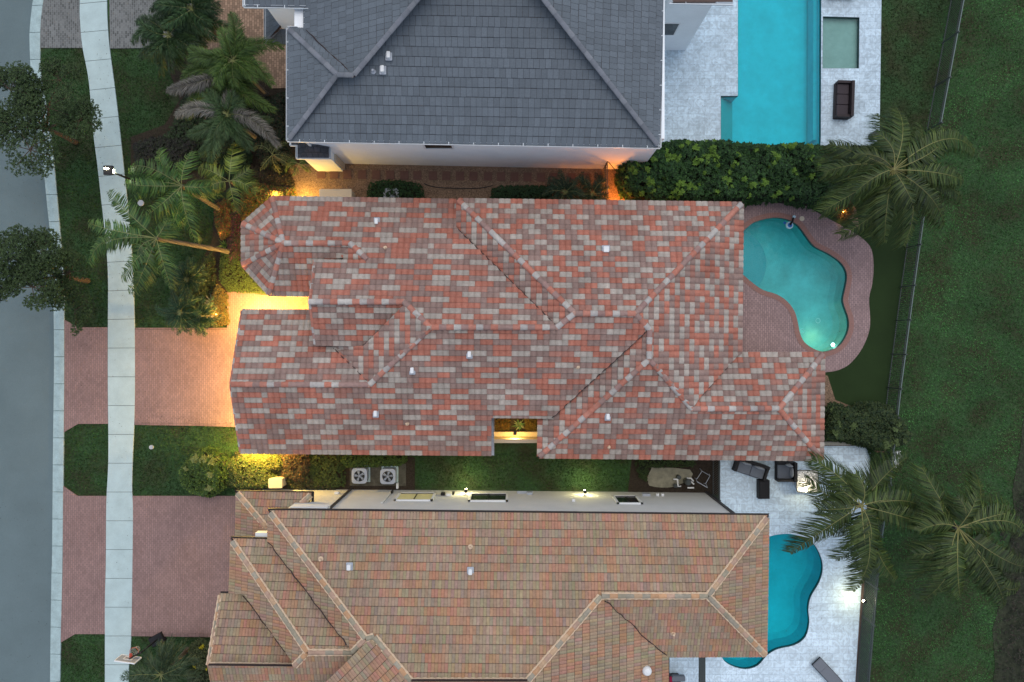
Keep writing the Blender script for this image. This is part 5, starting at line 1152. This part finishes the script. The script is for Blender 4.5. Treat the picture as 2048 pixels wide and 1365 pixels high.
# ------------------------------------------------------------------ stepping pavers
for i, x in enumerate((640,666,692,722,750,778,806,832,863,890,917,944,973,999,1026,1052,1079,1105,1140,1170,1195)):
    c = P(x+3, 349+(x-640)*.014, 0); b = MB(); b.box((c.x, c.y, .055), (.47,.50,.05), rnd.uniform(-.05,.05)); b.build('stepping_paver', M['stepp'], label='square red stepping paver set in the gravel path beside the white wall', cat='paver', group='row of stepping pavers')
b = MB(); b.tube([(*P(x, y)[:2], .07) for x, y in smoothline([(848,368),(870,375),(920,378),(960,377),(985,372)], 4)], .025, 6); b.build('hose', M['black'], label='black hose lying across the gravel between the two low hedges', cat='hose')
for x, y, l in ((283,407,'pale round cover in the lawn below the street-lamp palm'),(304,894.5,'small pale round cover in the lawn between the driveways')):
    b = MB(); b.disc((*P(x,y)[:2], .0), .17 if y < 500 else .12, .11, 16); b.build('drain_cover', M['acwhite'], label=l, cat='cover')
b = MB(); b.disc((*P(1603,438)[:2], .06), .14, .02, 20); b.build('skimmer_lid', M['beige'], label='round cream skimmer lid set in the mauve pool deck', cat='lid')
# pool cleaner
pc = thing('pool_cleaner', P(1580, 449), 'blue and white pool cleaner hanging on the rim of the teal pool', 'pool cleaner')
b = MB(); c = P(1579,451); b.tube([(c.x, c.y, -.05), (c.x, c.y, .03), (c.x, c.y, .06)], [.21,.21,.15], 16); b.build('body', M['cyan'], pc)
b = MB(); b.disc((c.x, c.y, .062), .13, .03, 12); b.build('cap', M['blue'], pc)
b = MB(); b.tube([(c.x,c.y,.05), (*P(1582,444)[:2],.22), (*P(1585,437)[:2],.14)], .06, 8); b.build('handle', M['black'], pc)
b = MB(); b.disc((*P(1586,435)[:2], .07), .09, .12, 10); b.build('float', M['cyan'], pc)
b = MB(); b.disc((*P(1570,446)[:2], -.06), .09, .02, 5); b.build('flap', M['blue'], pc)

# ------------------------------------------------------------------ outdoor furniture
def sofa(name, cx, cy, L_, D_, rz, nseat, label, mf, mc, mp, cat, pillows=(), arms=True, z=.66):
    c = P(cx, cy, .5); root = thing(name, (c.x, c.y, .06), label, cat); root.rotation_euler = (0, 0, 0)
    cr, sr = math.cos(rz), math.sin(rz)
    def q(x, y): return (c.x+x*cr-y*sr, c.y+x*sr+y*cr)
    b = MB(); b.rbox((*q(0,0), .2), (L_, D_, .28), .05, rz); b.build('base', mf, root)
    b = MB(); b.box((*q(0, D_/2-.08), .5), (L_, .16, .52), rz, taper=.97); b.build('backrest', mf, root)
    if arms:
        for s_ in (-1, 1): b = MB(); b.box((*q(s_*(L_/2-.07), -.04), .42), (.14, D_-.1, .42), rz); b.build('armrest', mf, root)
    w_ = (L_-.28)/nseat
    for i in range(nseat): b = MB(); b.rbox((*q(-(L_-.28)/2+w_*(i+.5), -.08), .40), (w_-.02, D_-.24, .15), .06, rz); b.build('seat_cushion', mc, root)
    for (x, y, a, l2) in pillows:
        b = MB(); o = q(x, y); n = 14; vs = []; fs = []
        for u in range(5):
            for v in range(n):
                t = 2*math.pi*v/n; s2 = math.cos((u/4-.5)*math.pi*.98); xx = l2/2*np.sign(math.cos(t))*abs(math.cos(t))**.5*max(s2, .12); yy = (u/4-.5)*.2; zz = .2*np.sign(math.sin(t))*abs(math.sin(t))**.5*max(s2, .12)
                ca, sa = math.cos(rz+a), math.sin(rz+a); vs.append((o[0]+xx*ca-yy*sa, o[1]+xx*sa+yy*ca, .62+zz))
        for u in range(4):
            for v in range(n): fs.append((u*n+v, u*n+(v+1) % n, (u+1)*n+(v+1) % n, (u+1)*n+v))
        fs += [list(range(n)), list(range(4*n, 5*n))]
        b.add(vs, fs); b.build('pillow', mp, root)
    return root
sofa('loveseat', 1503, 938, 1.85, .85, R(-18), 2, 'black wicker two-seat sofa with grey cushions angled under the red tiled eave', M['wicker'], M['cush'], M['cushl'], 'sofa', [(-.42,.22,.0,.6),(.35,.22,.0,.62)])
sofa('armchair', 1573, 944, 1.1, 1.05, R(-90), 1, 'black wicker armchair with grey cushions beside the pebble fire table', M['wicker'], M['cush'], M['cushl'], 'armchair', [(-.0,.25,.0,.6),(-.38,.1,1.3,.45)])
c = P(1529, 980, .5); ot = thing('ottoman', (c.x, c.y, .06), 'black wicker ottoman standing alone on the pale patio', 'ottoman')
b = MB(); b.box((c.x, c.y, .26), (.62,1.05,.40), 0, taper=1.0); b.build('base', M['wicker'], ot); b = MB(); b.rbox((c.x, c.y, .50), (.56,.98,.08), .05); b.build('cushion', M['black'], ot)
c = P(1615, 963, .6); ft = thing('fire_table', (c.x, c.y, .06), 'square black-rimmed fire table filled with white pebbles', 'fire table')
b = MB(); b.rbox((c.x, c.y, .3), (1.05,1.05,.48), .12); b.build('base', M['acwhite'], ft)
b = MB(); b.rbox((c.x, c.y, .56), (1.22,1.24,.05), .16); b.build('pebble_bed', M['pebble'], ft)
b = MB()
rr = []
for (sx, sy, a0) in ((1,1,0),(-1,1,90),(-1,-1,180),(1,-1,270)):
    for q_ in range(5): a = R(a0+90*q_/4); rr.append((c.x+sx*(.61-.14)+.14*math.cos(a), c.y+sy*(.62-.14)+.14*math.sin(a), .6))
rr.append(rr[0]); b.tube(rr, .022, 6); b.build('rim', M['black'], ft)
pb_ = MB(); r_ = random.Random(5)
for _ in range(240):
    x, y = c.x+r_.uniform(-.54,.54), c.y+r_.uniform(-.54,.54); s_ = r_.uniform(.02,.04); k = r_.choice((.25,.9,1.0,.9)); pb_.tube([(x,y,.575),(x,y,.575+s_*.6),(x,y,.575+s_)], [s_,s_*.9,s_*.3], 6, (k,k,k))
pb_.build('pebbles', mat('pebble_stones', (.6,.6,.6), .1, 9, .7, tint=True), ft)['kind'] = 'stuff'
fl_ = P(1612, 981, .7); b = MB(); b.tube([(fl_.x, fl_.y, .6), (fl_.x, fl_.y, .68), (fl_.x, fl_.y, .80)], [.06,.09,.01], 8); b.build('flame', M['lampwhite'], ft); point((fl_.x, fl_.y, .95), 5, (1,.86,.55), .08, ft)
# side table with glass half hidden by the palm
c = P(1705, 968, .5); st_ = thing('patio_table', (c.x, c.y, .06), 'dark round-cornered table half hidden by the patio palm', 'table')
b = MB(); b.rbox((c.x, c.y, .5), (.9,1.1,.03), .2); b.build('table_top', M['acryl'], st_)
rr = [(c.x+.45*math.cos(a)*(.6+.4*abs(math.cos(a))), c.y+.55*math.sin(a), .52) for a in np.linspace(0, 2*math.pi, 24)]; b = MB(); b.tube(rr, .02, 5); b.build('rim', M['black'], st_)
for sx in (-1, 1):
    for sy in (-1, 1): b = MB(); b.tube([(c.x+sx*.3, c.y+sy*.38, .5), (c.x+sx*.36, c.y+sy*.45, .06)], .02, 6); b.build('leg', M['black'], st_)
sofa('sofa', 1689, 199, 2.05, .90, R(-92), 3, 'dark brown wicker three-seat sofa beside the long straight pool', M['brown'], mat('dark_seat', (.045,.036,.042), .3, 30, .7, .4, 80), M['brown'], 'sofa')
sofa('sofa', 1686, -22, 1.4, .8, R(0), 2, 'dark brown wicker sofa cut by the top edge of the picture', M['brown'], M['brown'], M['brown'], 'sofa')
# sun lounger
def lounger(cx, cy, rz, label):
    c = P(cx, cy, .35); root = thing('sun_lounger', (c.x, c.y, .06), label, 'sun lounger'); cr, sr = math.cos(rz), math.sin(rz)
    def q(x, y): return (c.x+x*cr-y*sr, c.y+x*sr+y*cr)
    b = MB(); b.box((*q(0,0), .30), (1.9,.66,.06), rz); b.build('frame', M['black'], root)
    b = MB(); b.rbox((*q(.28,0), .37), (1.25,.60,.08), .05, rz); b.build('cushion', M['cush'], root)
    b = MB(); b.rbox((*q(-.66,0), .42), (.58,.60,.09), .05, rz); b.build('headrest', M['cush'], root)
    for sx in (-.8, .8):
        for sy in (-.28, .28): b = MB(); b.box((*q(sx, sy), .17), (.05,.05,.22), rz); b.build('leg', M['black'], root)
lounger(1655, 1347, R(-47), 'grey cushioned sun lounger at the bottom of the pale patio')
lounger(1640, 1400, R(-47), 'second grey sun lounger cut by the bottom edge of the patio')
c = P(1352, 1360, .5); ch = thing('patio_chair', (c.x, c.y, .06), 'chair with a maroon cushion under the roof corner at the bottom', 'chair')
b = MB(); b.rbox((c.x-.1, c.y-.1, .35), (.7,.6,.5), .08); b.build('seat', M['black'], ch); b = MB(); b.rbox((c.x-.35, c.y+.05, .65), (.22,.4,.14), .06); b.build('cushion', M['maroon'], ch); b = MB(); b.rbox((c.x+.1, c.y+.15, .62), (.75,.3,.25), .06); b.build('backrest', M['cush'], ch)
b = MB(); b.prism(px2([(1399,1316),(1411,1316),(1411,1460),(1399,1460)], 2.4), 2.2, 2.4, bottom=True); o = b.build('pergola_beam', M['fence'], label='dark grey beam over the patio at the bottom edge', cat='beam')
b = MB(); b.prism(px2([(1399,1450),(1411,1450),(1411,1460),(1399,1460)], 2.3), 0, 2.2); b.build('post', M['fence'], o)
# folded white chairs beyond the fence
for (x, y, l) in ((1794, 911, 'upper one of the two white panels beyond the fence by the palm tip'), (1790, 928, 'lower one of the two white panels beyond the fence by the palm tip')):
    c = P(x, y, .3); r0 = thing('lawn_chair', (c.x, c.y, 0), l, 'chair'); b = MB(); b.box((c.x, c.y, .35), (.42,.40,.04), .4); b.build('seat', M['white'], r0)
    b = MB(); b.box((c.x-.2, c.y, .5), (.05,.42,.34), .4); b.build('backrest', M['white'], r0)
    for s_ in (-1, 1): b = MB(); b.box((c.x+.05, c.y+s_*.16, .17), (.34,.035,.34), .4); b.build('leg', M['white'], r0)
b = MB(); b.disc((*P(1752,270,.5)[:2], .06), .24, .5, 16); o = b.build('planter', M['fence'], label='dark round pot at the corner of the upper pool deck', cat='pot')

# ------------------------------------------------------------------ lit lamps
def lantern(x, y, z, e, col, label, out=(0,1), nm='wall_lantern', size=.14, emitm='lampwarm', lx=0, ly=0, r=.08, world=None):
    c = P(x, y, z) if world is None else Vector(world); root = thing(nm, c, label, 'lamp')
    b = MB(); b.box((c.x-out[0]*.08, c.y-out[1]*.08, c.z), (.09,.09,.18)); b.build('bracket', M['black'], root)
    b = MB(); b.rbox((c.x, c.y, c.z+.12), (size+.05,size+.05,.05), .02); b.build('cap', M['black'], root)
    b = MB(); b.rbox((c.x, c.y, c.z), (size,size,.18), .02); b.build('glass', M[emitm], root)
    point((c.x+out[0]*.2+lx, c.y+out[1]*.2+ly, c.z-.05), e, col, r, root)
    return root
WARM = (1,.55,.16); AMB = (1,.42,.08)
gx = wp[0][0]
for i, (yy, l) in enumerate(((640,'upper garage wall lantern under the left eave'),(768,'middle garage wall lantern under the left gable'),(892,'lower garage wall lantern under the left eave'))):
    lantern(0, 0, 0, (230, 150, 230)[i], ((1,.56,.13), (1,.56,.16), (1,.62,.12))[i], l, (-1,0), world=(gx-.12, P(0,yy,2).y, 1.5))
lantern(0, 0, 0, 105, (1,.60,.12), 'entrance lantern above the paved walk between turret and garage', (0,1), world=(P(600,0,2.3).x, P(0,620,3).y-.62, 2.2))
lantern(0, 0, 0, 105, (1,.60,.12), 'second entrance lantern near the garage corner of the paved walk', (0,1), world=(P(530,0,2.3).x, P(0,622,3).y-.62, 2.2))
def spot_lamp(x, y, e, col, label, z=.25, emitm='lampwarm', r=.05, dz=.12, s=.05, zz=None):
    c = P(x, y, 0); root = thing('garden_spotlight', c, label, 'garden light'); b = MB(); b.tube([(c.x,c.y,0),(c.x,c.y,z)], .015, 6); b.build('spike', M['black'], root)
    b = MB(); b.tube([(c.x,c.y,z-.04),(c.x,c.y,z+.02)], [.03,s+.01], 10); b.build('lamp_head', M['black'], root); b = MB(); b.disc((c.x,c.y,z+.021), s, .01, 10); b.build('lens', M[emitm], root)
    point((c.x, c.y, z+dz), e, col, r, root)
spot_lamp(612, 398, 32, (1,.58,.10), 'garden spotlight hidden under the upper left eave by the gravel', z=.5, dz=.3)
spot_lamp(560, 396, 14, (1,.62,.15), 'garden spotlight among the crotons at the turret corner', z=.5, dz=.35)
spot_lamp(1228, 408, 30, (1,.30,.04), 'orange garden light at the left end of the big hedge', z=.5, dz=.4)
spot_lamp(1330, 405, 12, (1,.34,.05), 'orange garden light under the eave below the big hedge', z=.3, dz=.3)
spot_lamp(1683, 424, 7, (1,.50,.12), 'warm spotlight shining on the small plant by the pool deck', z=.2)
spot_lamp(492, 902, 11, (1,.68,.12), 'yellow spotlight under the lower left corner of the red tiled eave', z=.6, dz=.4)
spot_lamp(585, 903, 4, (1,.45,.1), 'dim spotlight behind the rusty shrub under the eave', z=.4, dz=.3)
spot_lamp(446, 470, 1.2, (1,.6,.2), 'dim spotlight at the foot of the leaning palm trunk', z=.2)
spot_lamp(437, 630, 3, (1,.55,.15), 'spotlight among the golden crotons by the driveway', z=.3, dz=.3)
lantern(0, 0, 0, 18, (1,.62,.14), 'lamp lighting the pale ledge of the little courtyard', (0,-1), world=(P(1030,0,1.5).x, P(0,869,.9).y+.15, 1.5))
for (px, l, e) in ((932, 'bright flood lamp between the two larger windows of the side wall', 8), (1170, 'bright flood lamp left of the smallest window of the side wall', 7)):
    z_ = 1.0; x_ = (px-CX)/S*(1-z_/HC); lantern(0, 0, 0, e, (1,.85,.35), l, (0,1), world=(x_, wy(px)+.22, z_), size=.12, emitm='lampwhite', ly=.15)
lantern(0, 0, 0, 4.5, (1,.9,.5), 'bright flood lamp fixed to the dark fence beside the patio', (-1,0), world=(P(1728,0,.9).x, P(0,1203,.9).y, .9), size=.09, emitm='lampwhite', lx=-.25)
